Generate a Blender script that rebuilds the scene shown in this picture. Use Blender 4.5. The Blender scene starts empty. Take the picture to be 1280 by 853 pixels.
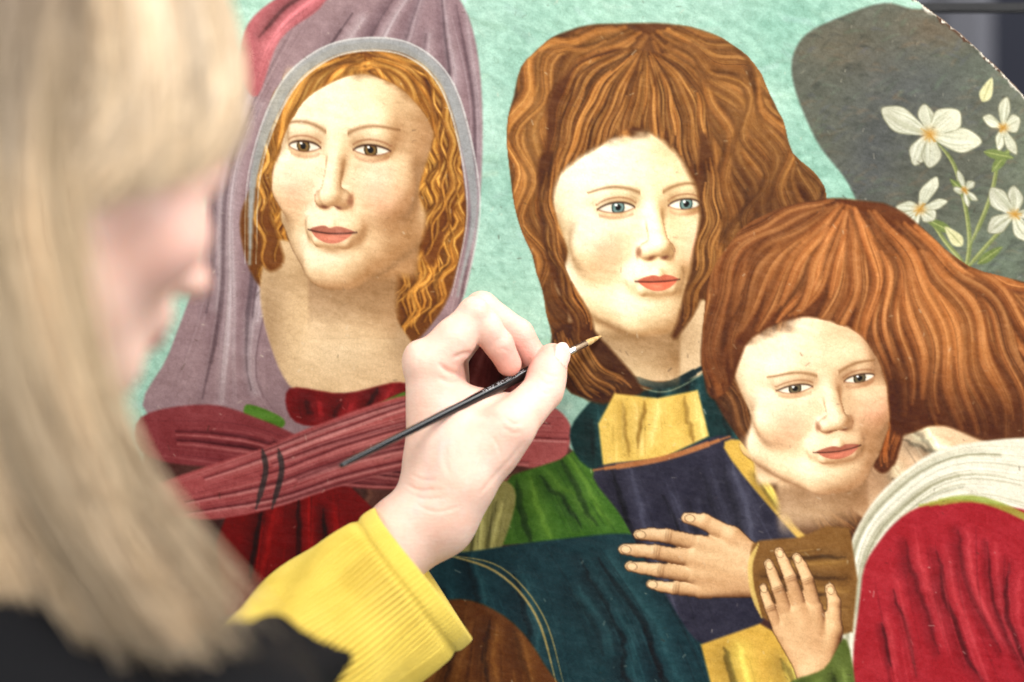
import bpy, math, random
import numpy as np
from mathutils import Vector, Matrix

random.seed(7)
RNG = np.random.default_rng(7)
SC = bpy.context.scene
COL = SC.collection

# ------------------------------------------------------------------ camera
D = 2.5                      # camera to painted surface, metres
S = 0.6 / 1280.0             # metres per photo pixel on the painted surface
Z0 = 1.35                    # height of the lens
cam_d = bpy.data.cameras.new('camera')
cam_d.lens = 150.0
cam_d.sensor_width = 36.0
cam_d.clip_end = 60.0
cam_d.dof.use_dof = True
cam_d.dof.focus_distance = D - 0.03
cam_d.dof.aperture_fstop = 2.8
cam_o = bpy.data.objects.new('camera', cam_d)
cam_o.location = (0, -D, Z0)
cam_o.rotation_euler = (math.radians(90), 0, 0)
COL.objects.link(cam_o)
SC.camera = cam_o

# ------------------------------------------------------------------ world and lamps (indoor studio light)
world = bpy.data.worlds.new('World')
SC.world = world
world.use_nodes = True
world.node_tree.nodes['Background'].inputs[0].default_value = (0.93, 0.96, 1.0, 1)
world.node_tree.nodes['Background'].inputs[1].default_value = 0.37


def area(name, loc, target, size, power, colour):
    l = bpy.data.lights.new(name, 'AREA')
    l.shape = 'RECTANGLE'
    l.size, l.size_y = size
    l.energy = power
    l.color = colour
    o = bpy.data.objects.new(name, l)
    o.location = loc
    d = Vector(target) - Vector(loc)
    o.rotation_euler = d.to_track_quat('-Z', 'Y').to_euler()
    COL.objects.link(o)
    return o


area('softbox_lamp', (-0.35, -2.7, 2.9), (-0.1, -0.2, 1.3), (1.3, 1.1), 70, (1.0, 0.97, 0.93))
area('softbox_lamp', (2.1, -1.6, 2.0), (0.0, -0.1, 1.3), (1.2, 1.2), 46, (1.0, 0.98, 0.96))
area('softbox_lamp', (-1.9, -1.5, 2.7), (0.0, -0.1, 1.3), (1.2, 1.2), 36, (1.0, 0.97, 0.93))
area('added_top_light', (0.85, -0.45, 2.7), (0.0, -0.15, 1.3), (1.3, 0.9), 30, (1.0, 0.99, 0.97))  # added overhead light for a highlight along the brush handle, no known fixture

vs = SC.view_settings
vs.view_transform = 'Standard'
vs.look = 'None'
vs.exposure = 0.0
vs.gamma = 1.0
vs.use_curve_mapping = False
SC.cycles.use_denoising = True


# ------------------------------------------------------------------ helpers
def W(px, py, y):
    """point at depth y (metres, painting at 0, negative towards the lens) seen at a photo pixel"""
    k = S * (D + y) / D
    return np.array([(px - 640.0) * k, y, Z0 + (426.5 - py) * k])


def to_px(v):
    k = S * (D + v[:, 1]) / D
    return 640.0 + v[:, 0] / k, 426.5 - (v[:, 2] - Z0) / k


def lin(c):
    c = np.asarray(c, dtype=np.float64) / 255.0
    return np.where(c <= 0.04045, c / 12.92, ((c + 0.055) / 1.055) ** 2.4)


def link(name, me, parent=None, mat=None, smooth=True):
    o = bpy.data.objects.new(name, me)
    COL.objects.link(o)
    if parent is not None:
        o.parent = parent
    if mat is not None:
        me.materials.append(mat)
    if smooth:
        me.polygons.foreach_set('use_smooth', np.ones(len(me.polygons), dtype=bool))
    return o


def mesh_np(name, v, f):
    """v (n,3); f (m,k) all faces of the same size"""
    me = bpy.data.meshes.new(name)
    f = np.ascontiguousarray(f, dtype=np.int32)
    n, k = f.shape
    me.vertices.add(len(v))
    me.vertices.foreach_set('co', np.ascontiguousarray(v, dtype=np.float32).ravel())
    me.loops.add(n * k)
    me.loops.foreach_set('vertex_index', f.ravel())
    me.polygons.add(n)
    me.polygons.foreach_set('loop_start', np.arange(n, dtype=np.int32) * k)
    me.polygons.foreach_set('loop_total', np.full(n, k, dtype=np.int32))
    me.update(calc_edges=True)
    me.validate()
    return me


def set_colour(me, rgb, name='tint'):
    a = me.color_attributes.new(name, 'FLOAT_COLOR', 'POINT')
    c = np.ones((len(me.vertices), 4), dtype=np.float32)
    c[:, :3] = rgb
    a.data.foreach_set('color', c.ravel())


def tag(o, label=None, cat=None, group=None, kind=None):
    if label: o['label'] = label
    if cat: o['category'] = cat
    if group: o['group'] = group
    if kind: o['kind'] = kind
    return o


def empty(name, loc):
    o = bpy.data.objects.new(name, None)
    o.location = loc
    o.empty_display_size = 0.05
    COL.objects.link(o)
    bpy.context.view_layer.update()
    return o


def attach(o, parent):
    o.parent = parent
    o.matrix_parent_inverse = Matrix.Translation(parent.location).inverted()
    return o


def material(name, colour=(0.5, 0.5, 0.5), rough=0.5, spec=0.5, attr=None):
    m = bpy.data.materials.new(name)
    m.use_nodes = True
    nt = m.node_tree
    b = nt.nodes['Principled BSDF']
    b.inputs['Base Color'].default_value = (*colour, 1)
    b.inputs['Roughness'].default_value = rough
    b.inputs['Specular IOR Level'].default_value = spec
    if attr:
        a = nt.nodes.new('ShaderNodeAttribute')
        a.attribute_name = attr
        nt.links.new(a.outputs['Color'], b.inputs['Base Color'])
    return m, nt, b


def noise_node(nt, scale, detail=3, vec=None, rough=0.5):
    n = nt.nodes.new('ShaderNodeTexNoise')
    n.inputs['Scale'].default_value = scale
    n.inputs['Detail'].default_value = detail
    n.inputs['Roughness'].default_value = rough
    if vec is not None:
        nt.links.new(vec, n.inputs['Vector'])
    return n


def ramp(nt, src, p0, c0, p1, c1):
    r = nt.nodes.new('ShaderNodeValToRGB')
    r.color_ramp.elements[0].position = p0
    r.color_ramp.elements[0].color = (*c0, 1)
    r.color_ramp.elements[1].position = p1
    r.color_ramp.elements[1].color = (*c1, 1)
    nt.links.new(src, r.inputs[0])
    return r


def bump(nt, b, src, strength, dist, prev=None):
    n = nt.nodes.new('ShaderNodeBump')
    n.inputs['Strength'].default_value = strength
    n.inputs['Distance'].default_value = dist
    nt.links.new(src, n.inputs['Height'])
    if prev is not None:
        nt.links.new(prev.outputs[0], n.inputs['Normal'])
    nt.links.new(n.outputs[0], b.inputs['Normal'])
    return n


def mul_colour(nt, a, bb):
    m = nt.nodes.new('ShaderNodeMix')
    m.data_type = 'RGBA'
    m.blend_type = 'MULTIPLY'
    m.inputs['Factor'].default_value = 1.0
    nt.links.new(a, m.inputs[6])
    nt.links.new(bb, m.inputs[7])
    return m.outputs[2]


def box_mesh(name, size, bev=0.0):
    import bmesh
    bm = bmesh.new()
    bmesh.ops.create_cube(bm, size=1.0)
    bmesh.ops.scale(bm, vec=size, verts=bm.verts)
    if bev > 0:
        bmesh.ops.bevel(bm, geom=list(bm.edges), offset=bev, segments=2, affect='EDGES')
    me = bpy.data.meshes.new(name)
    bm.to_mesh(me)
    bm.free()
    return me


def catmull(pts, n=8, closed=False):
    p = np.asarray(pts, dtype=np.float64)
    if closed:
        p = np.vstack([p[-1:], p, p[:2]])
    else:
        p = np.vstack([2 * p[0] - p[1], p, 2 * p[-1] - p[-2]])
    out = []
    t = np.linspace(0, 1, n, endpoint=False)[:, None]
    for i in range(1, len(p) - 2):
        a, b, c, d = p[i - 1], p[i], p[i + 1], p[i + 2]
        out.append(0.5 * ((2 * b) + (c - a) * t + (2 * a - 5 * b + 4 * c - d) * t ** 2
                          + (3 * b - a - 3 * c + d) * t ** 3))
    if not closed:
        out.append(p[-2][None])
    return np.vstack(out)


# ------------------------------------------------------------------ distance fields and their surface
def sd_cap(P, a, b, r1, r2):
    ba = b - a
    t = np.clip(((P - a) @ ba) / float(ba @ ba), 0, 1)
    d = np.sqrt((((P - a) - t[:, None] * ba) ** 2).sum(1))
    return d - (r1 + (r2 - r1) * t)


def sd_ell(P, c, r, rot=None):
    q = P - c
    if rot is not None:
        q = q @ rot            # columns of rot are the axes
    r = np.asarray(r, dtype=np.float32)
    k0 = np.sqrt(((q / r) ** 2).sum(1))
    k1 = np.sqrt(((q / (r * r)) ** 2).sum(1)) + 1e-9
    return k0 * (k0 - 1.0) / k1


def smin(a, b, k):
    h = np.clip(0.5 + 0.5 * (b - a) / k, 0, 1)
    return b + (a - b) * h - k * h * (1 - h)


def smax(a, b, k):
    return -smin(-a, -b, k)


def surface_nets(fn, lo, hi, h, relax=2):
    lo = np.asarray(lo, float); hi = np.asarray(hi, float)
    n = np.ceil((hi - lo) / h).astype(int) + 1
    ax = [(lo[i] + h * np.arange(n[i])).astype(np.float32) for i in range(3)]
    F = np.empty(n, dtype=np.float32)
    yz = np.stack(np.meshgrid(ax[1], ax[2], indexing='ij'), -1).reshape(-1, 2)
    step = max(1, int(400000 / len(yz)))
    for i in range(0, n[0], step):
        xs = ax[0][i:i + step]
        P = np.empty((len(xs) * len(yz), 3), dtype=np.float32)
        P[:, 0] = np.repeat(xs, len(yz))
        P[:, 1:] = np.tile(yz, (len(xs), 1))
        F[i:i + step] = fn(P).reshape(len(xs), n[1], n[2])
    ins = F < 0
    acc = np.zeros((*(n - 1), 3), dtype=np.float32)
    cnt = np.zeros(tuple(n - 1), dtype=np.float32)
    offs = [(0, 0), (0, 1), (1, 0), (1, 1)]
    for axis in range(3):
        sl0 = [slice(None)] * 3; sl1 = [slice(None)] * 3
        sl0[axis] = slice(0, -1); sl1[axis] = slice(1, None)
        f0, f1 = F[tuple(sl0)], F[tuple(sl1)]
        cross = ins[tuple(sl0)] != ins[tuple(sl1)]
        t = np.where(cross, f0 / np.where(cross, f0 - f1, 1), 0).astype(np.float32)
        o1, o2 = [k for k in range(3) if k != axis]
        for (a, b) in offs:
            s = [None] * 3
            s[axis] = slice(None)
            s[o1] = slice(a, n[o1] - 1 + a)
            s[o2] = slice(b, n[o2] - 1 + b)
            cr, tt = cross[tuple(s)], t[tuple(s)]
            cnt += cr
            acc[..., axis] += np.where(cr, tt, 0)
            acc[..., o1] += np.where(cr, a, 0)
            acc[..., o2] += np.where(cr, b, 0)
    act = cnt > 0
    idx = -np.ones(cnt.shape, dtype=np.int64)
    idx[act] = np.arange(act.sum())
    cell = np.stack(np.nonzero(act), 1)
    v = lo + h * (cell + acc[act] / cnt[act][:, None])
    faces = []
    for axis in range(3):
        o1, o2 = [(1, 2), (2, 0), (0, 1)][axis]
        sl0 = [slice(None)] * 3; sl1 = [slice(None)] * 3
        sl0[axis] = slice(0, -1); sl1[axis] = slice(1, None)
        a0, a1 = ins[tuple(sl0)], ins[tuple(sl1)]
        cr = a0 != a1
        e = np.stack(np.nonzero(cr), 1)
        ok = (e[:, o1] > 0) & (e[:, o2] > 0) & (e[:, o1] < n[o1] - 1) & (e[:, o2] < n[o2] - 1)
        e = e[ok]
        flip = a1[tuple(e.T)]
        q = []
        for (a, b) in ((-1, -1), (0, -1), (0, 0), (-1, 0)):
            c = e.copy(); c[:, o1] += a; c[:, o2] += b
            q.append(idx[tuple(c.T)])
        q = np.stack(q, 1)
        q[flip] = q[flip][:, ::-1]
        faces.append(q)
    f = np.vstack(faces)
    for _ in range(relax):
        s = np.zeros_like(v); c = np.zeros(len(v))
        for k in range(4):
            a, b = f[:, k], f[:, (k + 1) % 4]
            for d in range(3):
                s[:, d] += np.bincount(a, v[b, d], len(v)) + np.bincount(b, v[a, d], len(v))
            c += np.bincount(a, minlength=len(v)) + np.bincount(b, minlength=len(v))
        v = 0.5 * v + 0.5 * s / np.maximum(c, 1)[:, None]
    return v, f


def vnormals(v, f):
    nn = np.cross(v[f[:, 2]] - v[f[:, 0]], v[f[:, 3]] - v[f[:, 1]])
    out = np.zeros_like(v)
    for k in range(4):
        for d in range(3):
            out[:, d] += np.bincount(f[:, k], nn[:, d], len(v))
    return out / (np.linalg.norm(out, axis=1)[:, None] + 1e-12)


# ---- head, in its own frame: y forward, z up, x to the person's right, millimetres
def head_sdf(P):
    A = lambda *a: np.array(a, dtype=np.float32)
    d = sd_ell(P, A(0, -12, 32), (75, 96, 80))
    d = smin(d, sd_ell(P, A(0, 32, -30), (61, 60, 80)), 25)
    d = smin(d, sd_ell(P, A(0, 70, -92), (24, 22, 19)), 18)
    d = smin(d, sd_cap(P, A(-56, 0, -62), A(-14, 66, -94), 16, 15), 20)
    d = smin(d, sd_cap(P, A(56, 0, -62), A(14, 66, -94), 16, 15), 20)
    for s in (-1, 1):
        d = smin(d, sd_ell(P, A(42 * s, 60, -32), (25, 26, 24)), 16)
        d = smax(d, -sd_ell(P, A(31 * s, 97, -1), (16, 13, 10)), 10)
        d = smin(d, sd_ell(P, A(30 * s, 73, -1), (15, 13, 12)), 3)
    d = smin(d, sd_cap(P, A(-34, 76, 14), A(34, 76, 14), 9, 9), 24)
    d = smin(d, sd_cap(P, A(0, 86, 6), A(0, 108, -36), 6, 8.5), 8)
    d = smin(d, sd_ell(P, A(0, 111, -38), (8.5, 8, 7)), 5)
    for s in (-1, 1):
        d = smin(d, sd_ell(P, A(9.5 * s, 98, -41), (7, 10, 6.5)), 8)
    d = smin(d, sd_ell(P, A(0, 86, -64), (26, 14, 16)), 10)
    d = smin(d, smin(sd_cap(P, A(-19, 88, -67), A(0, 98, -63), 3.2, 5), sd_cap(P, A(19, 88, -67), A(0, 98, -63), 3.2, 5), 3), 3)
    d = smin(d, sd_cap(P, A(-13, 92, -74), A(13, 92, -74), 5, 5), 3)
    for s in (-1, 1):
        d = smin(d, sd_ell(P, A(74 * s, -10, -14), (7, 17, 30)), 5)
    d = smin(d, sd_cap(P, A(0, -22, -70), A(0, -58, -220), 54, 56), 22)
    return d



# ------------------------------------------------------------------ the room behind: wall, easel, panel
room = empty('easel', (0, 0.06, 0.0))
wm, wnt, wb = material('wall_dark', (0.02, 0.022, 0.036), 0.8)
nz = noise_node(wnt, 3.0, 4)
wnt.links.new(ramp(wnt, nz.outputs[0], 0.3, (0.016, 0.018, 0.032), 0.7, (0.026, 0.028, 0.045)).outputs[0], wb.inputs['Base Color'])
wall = link('wall', box_mesh('wall', (5.0, 0.1, 3.4)), None, wm, False)
wall.location = (0.4, 1.9, 1.7)
tag(wall, kind='structure')

em, ent, eb = material('easel_black', (0.006, 0.006, 0.007), 0.35)
nz = noise_node(ent, 60, 3)
bump(ent, eb, nz.outputs[0], 0.15, 0.001)
tag(room, 'black metal easel bar crossing behind the top of the round painting', 'easel')
ez = W(0, 9, 0.06)[2]
for nm, size, loc in (('crossbar', (1.05, 0.014, 0.0056), (0.0, 0.070, ez)),
                      ('mast', (0.045, 0.022, 2.1), (-0.08, 0.094, 1.05)),
                      ('ledge', (0.62, 0.075, 0.02), (0.02, 0.045, W(0, 640 + 782, 0)[2] - 0.012)),
                      ('foot', (0.8, 0.06, 0.03), (-0.08, 0.094, 0.016))):
    o = link(nm, box_mesh(nm, size, 0.0012), None, em, False)
    o.location = loc
    attach(o, room)

gm, gnt, gb = material('cabinet_grey', (0.07, 0.072, 0.09), 0.5)
nz = noise_node(gnt, 5, 3)
gnt.links.new(ramp(gnt, nz.outputs[0], 0.3, (0.055, 0.057, 0.075), 0.7, (0.085, 0.086, 0.1)).outputs[0], gb.inputs['Base Color'])
cab = empty('cabinet', (0.46, 1.0, 0.0))
tag(cab, 'dark grey metal cabinet standing in the dim room behind the painting', 'cabinet')
cx0 = W(1196, 60, 0.7)[0]
cx1 = W(1258, 60, 0.7)[0]
o = link('carcass', box_mesh('carcass', (cx1 - cx0 + 0.25, 0.4, 1.9), 0.004), None, gm, False)
o.location = ((cx0 + cx1 - 0.25) / 2, 1.0, 0.951)
attach(o, cab)
for k in range(2):
    wdt = (cx1 - cx0) * (0.38 if k == 0 else 0.58)
    xx = cx0 + (0.2 if k == 0 else 0.69) * (cx1 - cx0)
    o = link('door', box_mesh('door', (wdt, 0.018, 1.8), 0.004), None, gm, False)
    o.location = (xx, 0.789, 0.96)
    attach(o, cab)

# ------------------------------------------------------------------ the painting: a generic figure group in the photo's colours
FX = np.arange(-30.0, 1312.0, 1.25)
FY = np.arange(-24.0, 880.0, 1.25)
TCX, TCY, TR = 700.0, 640.0, 781.0        # the round panel in photo pixels
XS = np.concatenate([np.arange(TCX - TR - 4, -32, 9.0), FX, np.arange(1318, TCX + TR + 4, 9.0)])
YS = np.concatenate([np.arange(TCY - TR - 4, -26, 6.0), FY, np.arange(888, TCY + TR + 4, 9.0)])
GX, GY = np.meshgrid(XS, YS)
GX = GX.astype(np.float32); GY = GY.astype(np.float32)
CAN = np.zeros((*GX.shape, 3), dtype=np.float32)


def vnoise(sx, sy, seed, ang=0.0):
    r = np.random.default_rng(seed)
    L = r.random((257, 257)).astype(np.float32)
    c, s = math.cos(ang), math.sin(ang)
    u = (GX * c + GY * s) / sx + 1000.3
    w = (-GX * s + GY * c) / sy + 1000.7
    iu = np.floor(u).astype(int); iw = np.floor(w).astype(int)
    fu = u - iu; fw = w - iw
    fu = fu * fu * (3 - 2 * fu); fw = fw * fw * (3 - 2 * fw)
    iu %= 256; iw %= 256
    return (L[iw, iu] * (1 - fu) + L[iw, iu + 1] * fu) * (1 - fw) + (L[iw + 1, iu] * (1 - fu) + L[iw + 1, iu + 1] * fu) * fw


def fbm(sx, sy, seed, o=4, ang=0.0):
    t = 0; a = 1.0; n = 0
    for k in range(o):
        t = t + a * vnoise(sx / 2 ** k, sy / 2 ** k, seed + k, ang)
        n += a; a *= 0.55
    return t / n


def window(x0, x1, y0, y1):
    i0, i1 = np.searchsorted(XS, [x0, x1]); j0, j1 = np.searchsorted(YS, [y0, y1])
    return slice(max(j0 - 1, 0), j1 + 1), slice(max(i0 - 1, 0), i1 + 1)


def poly_mask(pts, soft=1.5, smooth=6):
    p = catmull(pts, smooth, True) if smooth else np.asarray(pts, float)
    m = soft * 2 + 2
    w = window(p[:, 0].min() - m, p[:, 0].max() + m, p[:, 1].min() - m, p[:, 1].max() + m)
    X, Y = GX[w], GY[w]
    d2 = np.full(X.shape, 1e9, dtype=np.float32)
    ins = np.zeros(X.shape, dtype=bool)
    for a, b in zip(p, np.roll(p, -1, 0)):
        e = b - a
        t = np.clip(((X - a[0]) * e[0] + (Y - a[1]) * e[1]) / (e @ e + 1e-9), 0, 1)
        np.minimum(d2, (X - a[0] - t * e[0]) ** 2 + (Y - a[1] - t * e[1]) ** 2, out=d2)
        if a[1] != b[1]:
            c = (a[1] > Y) != (b[1] > Y)
            ins ^= c & (X < a[0] + (Y - a[1]) * e[0] / e[1])
    d = np.sqrt(d2); d[ins] *= -1
    return w, np.clip(0.5 - d / (2 * soft), 0, 1)


def blend(w, a, col):
    C = CAN[w]
    C += (np.asarray(col, dtype=np.float32) - C) * a[..., None]


def fill(pts, col, soft=1.5, alpha=1.0, smooth=6, var=8.0, seed=1):
    w, m = poly_mask(pts, soft, smooth)
    n = (BR1[w] - 0.5) * var * 2 + (BR2[w] - 0.5) * var
    blend(w, m * alpha, np.asarray(col, dtype=np.float32) + n[..., None])
    return w, m


def stroke(pts, w0, col, alpha=1.0, w1=None, soft=1.0, mask=None, taper=True, smooth=6):
    p = catmull(pts, smooth) if smooth else np.asarray(pts, float)
    w1 = w0 if w1 is None else w1
    m = max(w0, w1) / 2 + soft * 2 + 1
    W_ = window(p[:, 0].min() - m, p[:, 0].max() + m, p[:, 1].min() - m, p[:, 1].max() + m)
    if W_[0].stop - W_[0].start < 1 or W_[1].stop - W_[1].start < 1:
        return
    A = np.zeros(GX[W_].shape, dtype=np.float32)
    if A.size == 0:
        return
    n = len(p) - 1
    y0, x0 = W_[0].start, W_[1].start
    for i in range(n):
        a, b = p[i], p[i + 1]
        t_ = (i + 0.5) / n
        wd = w0 + (w1 - w0) * t_
        if taper:
            wd *= min(1, 4 * t_ + 0.15, 4 * (1 - t_) + 0.15)
        ww = window(min(a[0], b[0]) - m, max(a[0], b[0]) + m, min(a[1], b[1]) - m, max(a[1], b[1]) + m)
        X, Y = GX[ww], GY[ww]
        if X.size == 0: continue
        e = b - a
        t = np.clip(((X - a[0]) * e[0] + (Y - a[1]) * e[1]) / (e @ e + 1e-9), 0, 1)
        d = np.sqrt((X - a[0] - t * e[0]) ** 2 + (Y - a[1] - t * e[1]) ** 2)
        al = np.clip((wd / 2 + soft - d) / (2 * soft), 0, 1)
        sub = A[ww[0].start - y0:ww[0].stop - y0, ww[1].start - x0:ww[1].stop - x0]
        np.maximum(sub, al[:sub.shape[0], :sub.shape[1]], out=sub)
    if mask is not None:
        mw, mm = mask
        full = np.zeros(A.shape, dtype=np.float32)
        r0 = max(y0, mw[0].start); r1 = min(W_[0].stop, mw[0].start + mm.shape[0], y0 + A.shape[0])
        c0 = max(x0, mw[1].start); c1 = min(W_[1].stop, mw[1].start + mm.shape[1], x0 + A.shape[1])
        if r1 <= r0 or c1 <= c0: return
        full[r0 - y0:r1 - y0, c0 - x0:c1 - x0] = mm[r0 - mw[0].start:r1 - mw[0].start, c0 - mw[1].start:c1 - mw[1].start]
        A *= full
    blend(W_, A * alpha, col)


def blob(cx, cy, rx, ry, col, alpha, ang=0.0, mask=None):
    if mask is not None:
        w, mm = mask
    else:
        R_ = max(rx, ry) * 2.4
        w = window(cx - R_, cx + R_, cy - R_, cy + R_); mm = 1.0
    c, s = math.cos(ang), math.sin(ang)
    X, Y = GX[w] - cx, GY[w] - cy
    g = np.exp(-(((X * c + Y * s) / rx) ** 2 + ((-X * s + Y * c) / ry) ** 2))
    blend(w, g * alpha * mm, col)


def resample(g, m):
    d = np.concatenate([[0], np.cumsum(np.linalg.norm(np.diff(g, axis=0), axis=1))])
    t = np.linspace(0, d[-1], m)
    return np.stack([np.interp(t, d, g[:, 0]), np.interp(t, d, g[:, 1])], 1)


def hair(poly, guides, n, dark, mids, light, wave=0.0, wl=40.0, seed=3, width=(0.9, 2.6), soft=2.0):
    r = np.random.default_rng(seed)
    cp = catmull(poly, 6, True)
    nn = np.roll(cp, -1, 0) - np.roll(cp, 1, 0); nn = np.stack([nn[:, 1], -nn[:, 0]], 1) / (np.linalg.norm(nn, axis=1)[:, None] + 1e-6)
    wob = np.convolve(np.tile(r.normal(0, 1, len(cp)), 3), [0.2, 0.3, 0.3, 0.2], 'same')[len(cp):2 * len(cp)]
    cp = cp + nn * (wob * min(3.2, soft * 1.3))[:, None]
    w_, m_ = poly_mask(cp, soft, 0)
    blend(w_, m_, np.asarray(dark, np.float32) * 1.1 + ((BR1[w_] - 0.5) * 22)[..., None])
    mask = (w_, m_)
    m = 44
    R_ = [resample(catmull(g, 10), m) for g in guides]
    ng = len(R_) - 1
    dark = np.asarray(dark, float); mids = np.asarray(mids, float); light = np.asarray(light, float)
    gapm = np.mean([np.linalg.norm(R_[i] - R_[i + 1], axis=1).mean() for i in range(ng)])
    tot = gapm * ng
    lw = float(np.clip(tot / 26.0, 6.0, 13.0))                # width of a lock
    nlocks = max(8, int(tot / lw * 3.2))
    us = (np.arange(nlocks) + r.random(nlocks)) / nlocks * ng
    r.shuffle(us)

    def curve(u, ph, amp):
        i = min(int(u), ng - 1); fr = u - i
        p = R_[i] * (1 - fr) + R_[i + 1] * fr
        L = np.linalg.norm(np.diff(p, axis=0), axis=1).mean()
        tn = np.gradient(p, axis=0); tn /= np.linalg.norm(tn, axis=1)[:, None] + 1e-6
        nrm = np.stack([-tn[:, 1], tn[:, 0]], 1)
        s_ = np.arange(m) * L
        env = np.clip((s_ - 20) / 70.0, 0, 1)
        off = amp * env * np.sin(s_ / wl * 2 * math.pi + ph)
        return p + nrm * off[:, None], nrm

    for u in us:
        ph = u * 1.7 + r.normal(0, 0.5)
        p, nrm = curve(u, ph, wave * r.uniform(0.7, 1.3))
        ln = r.integers(20, m + 1); a = r.integers(0, m - ln + 1)
        p = p[a:a + ln]; nrm = nrm[a:a + ln]
        w = lw * r.uniform(0.7, 1.25)
        tone = r.random()
        mid_ = mids * (0.72 + 0.40 * tone); lig_ = light * (0.80 + 0.26 * tone)
        stroke(p + nrm * w * 0.42, w * 0.55, dark * r.uniform(0.5, 0.85), 0.45, None, 2.6, mask, True, 0)
        stroke(p, w * 0.95, mid_, 0.80, None, w * 0.22, mask, True, 0)
        stroke(p - nrm * w * 0.10, w * 0.45, 0.5 * (mid_ + lig_), 0.65, None, w * 0.22, mask, True, 0)
        k0 = r.integers(0, max(1, ln // 3)); k1 = k0 + max(6, ln // 2)
        stroke((p - nrm * w * 0.16)[k0:k1], w * 0.24, lig_, 0.5, None, w * 0.12 + 0.5, mask, True, 0)
        for j in range(10):
            o_ = r.uniform(-0.5, 0.5)
            k0 = r.integers(0, max(1, ln - 12)); k1 = k0 + r.integers(10, 22)
            c = lig_ if o_ < -0.02 and r.random() < 0.75 else dark * r.uniform(0.7, 1.1)
            stroke((p + nrm * w * o_)[k0:k1], r.uniform(0.6, 1.3), c, r.uniform(0.2, 0.5), None, 0.75, mask, True, 0)
    return mask


def drape(poly, col, folds, n=40, seed=5, lightc=None, darkc=None, soft=1.8, var=4, sm=5, fg=38):
    """a cloth area with soft folds that follow guide lines"""
    r = np.random.default_rng(seed)
    mask = fill(poly, col, soft, 1.0, sm, var)
    col = np.asarray(col, float)
    lightc = np.minimum(col * 1.35 + 22, 250) if lightc is None else np.asarray(lightc, float)
    darkc = col * 0.45 if darkc is None else np.asarray(darkc, float)
    M = 26
    R_ = [resample(catmull(g, 8), M) for g in folds]
    w_, mm_ = mask
    for i in range(len(R_) - 1):
        gap = np.linalg.norm(R_[i] - R_[i + 1], axis=1).mean()
        for j in range(max(1, int(round(gap / fg)))):
            nf = max(1, int(round(gap / fg)))
            f0 = (j + r.uniform(0.1, 0.5)) / nf
            sz = gap / nf * r.uniform(0.7, 1.25)
            a0 = r.integers(0, 9); a1 = M - r.integers(0, 9)
            wob = np.cumsum(r.normal(0, 0.022, M)) + np.linspace(0, r.normal(0, 0.25), M)
            def along(f):
                ff = np.clip(f + wob, -0.05, 1.05)[:, None]
                return (R_[i] * (1 - ff) + R_[i + 1] * ff)[a0:a1]
            stroke(along(f0), sz * 0.55, darkc, r.uniform(0.3, 0.6), sz * 0.2, sz * 0.28, mask, True, 0)
            stroke(along(f0 + 0.05), sz * 0.16, darkc * 0.8, r.uniform(0.4, 0.8), None, 1.6, mask, True, 0)
            stroke(along(f0 + 0.42 / nf), sz * 0.42, lightc, r.uniform(0.3, 0.55), sz * 0.3, sz * 0.22, mask, True, 0)
            stroke(along(f0 + 0.46 / nf), sz * 0.12, lightc * 1.04, r.uniform(0.2, 0.5), None, 1.8, mask, True, 0)
    n = n // 2
    for k in range(n):
        u = r.random() * (len(R_) - 1); i = min(int(u), len(R_) - 2)
        p = R_[i] * (1 - (u - i)) + R_[i + 1] * (u - i) + r.normal(0, 1.5, 2)
        a = r.integers(0, M - 9); b = a + r.integers(7, M - a)
        c = lightc if r.random() < 0.5 else darkc
        stroke(p[a:b + 1], r.uniform(0.8, 3), c * r.uniform(0.85, 1.1), r.uniform(0.08, 0.3), None, 1.0, mask, True, 0)
    return mask


def sstep(x, a, b):
    t = np.clip((x - a) / (b - a), 0, 1)
    return t * t * (3 - 2 * t)


def march(sdf, P, step, far, n):
    dist = np.zeros(len(P), np.float32)
    hit = np.zeros(len(P), bool); act = np.arange(len(P))
    for _ in range(n):
        d = sdf(P[act])
        near = d < 0.35
        hit[act[near]] = True
        go = ~near & (dist[act] < far)
        P[act[go]] += step[None] * (d[go] * 0.92)[:, None]
        dist[act[go]] += d[go] * 0.92
        act = act[go]
        if len(act) == 0: break
    if len(act):
        hit[act[sdf(P[act]) < 5.0]] = True
    H = P[hit]
    I = np.eye(3, dtype=np.float32) * 0.9
    N = np.stack([sdf(H + I[i]) - sdf(H - I[i]) for i in range(3)], 1)
    N /= np.linalg.norm(N, axis=1)[:, None] + 1e-6
    return P, hit, N


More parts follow.
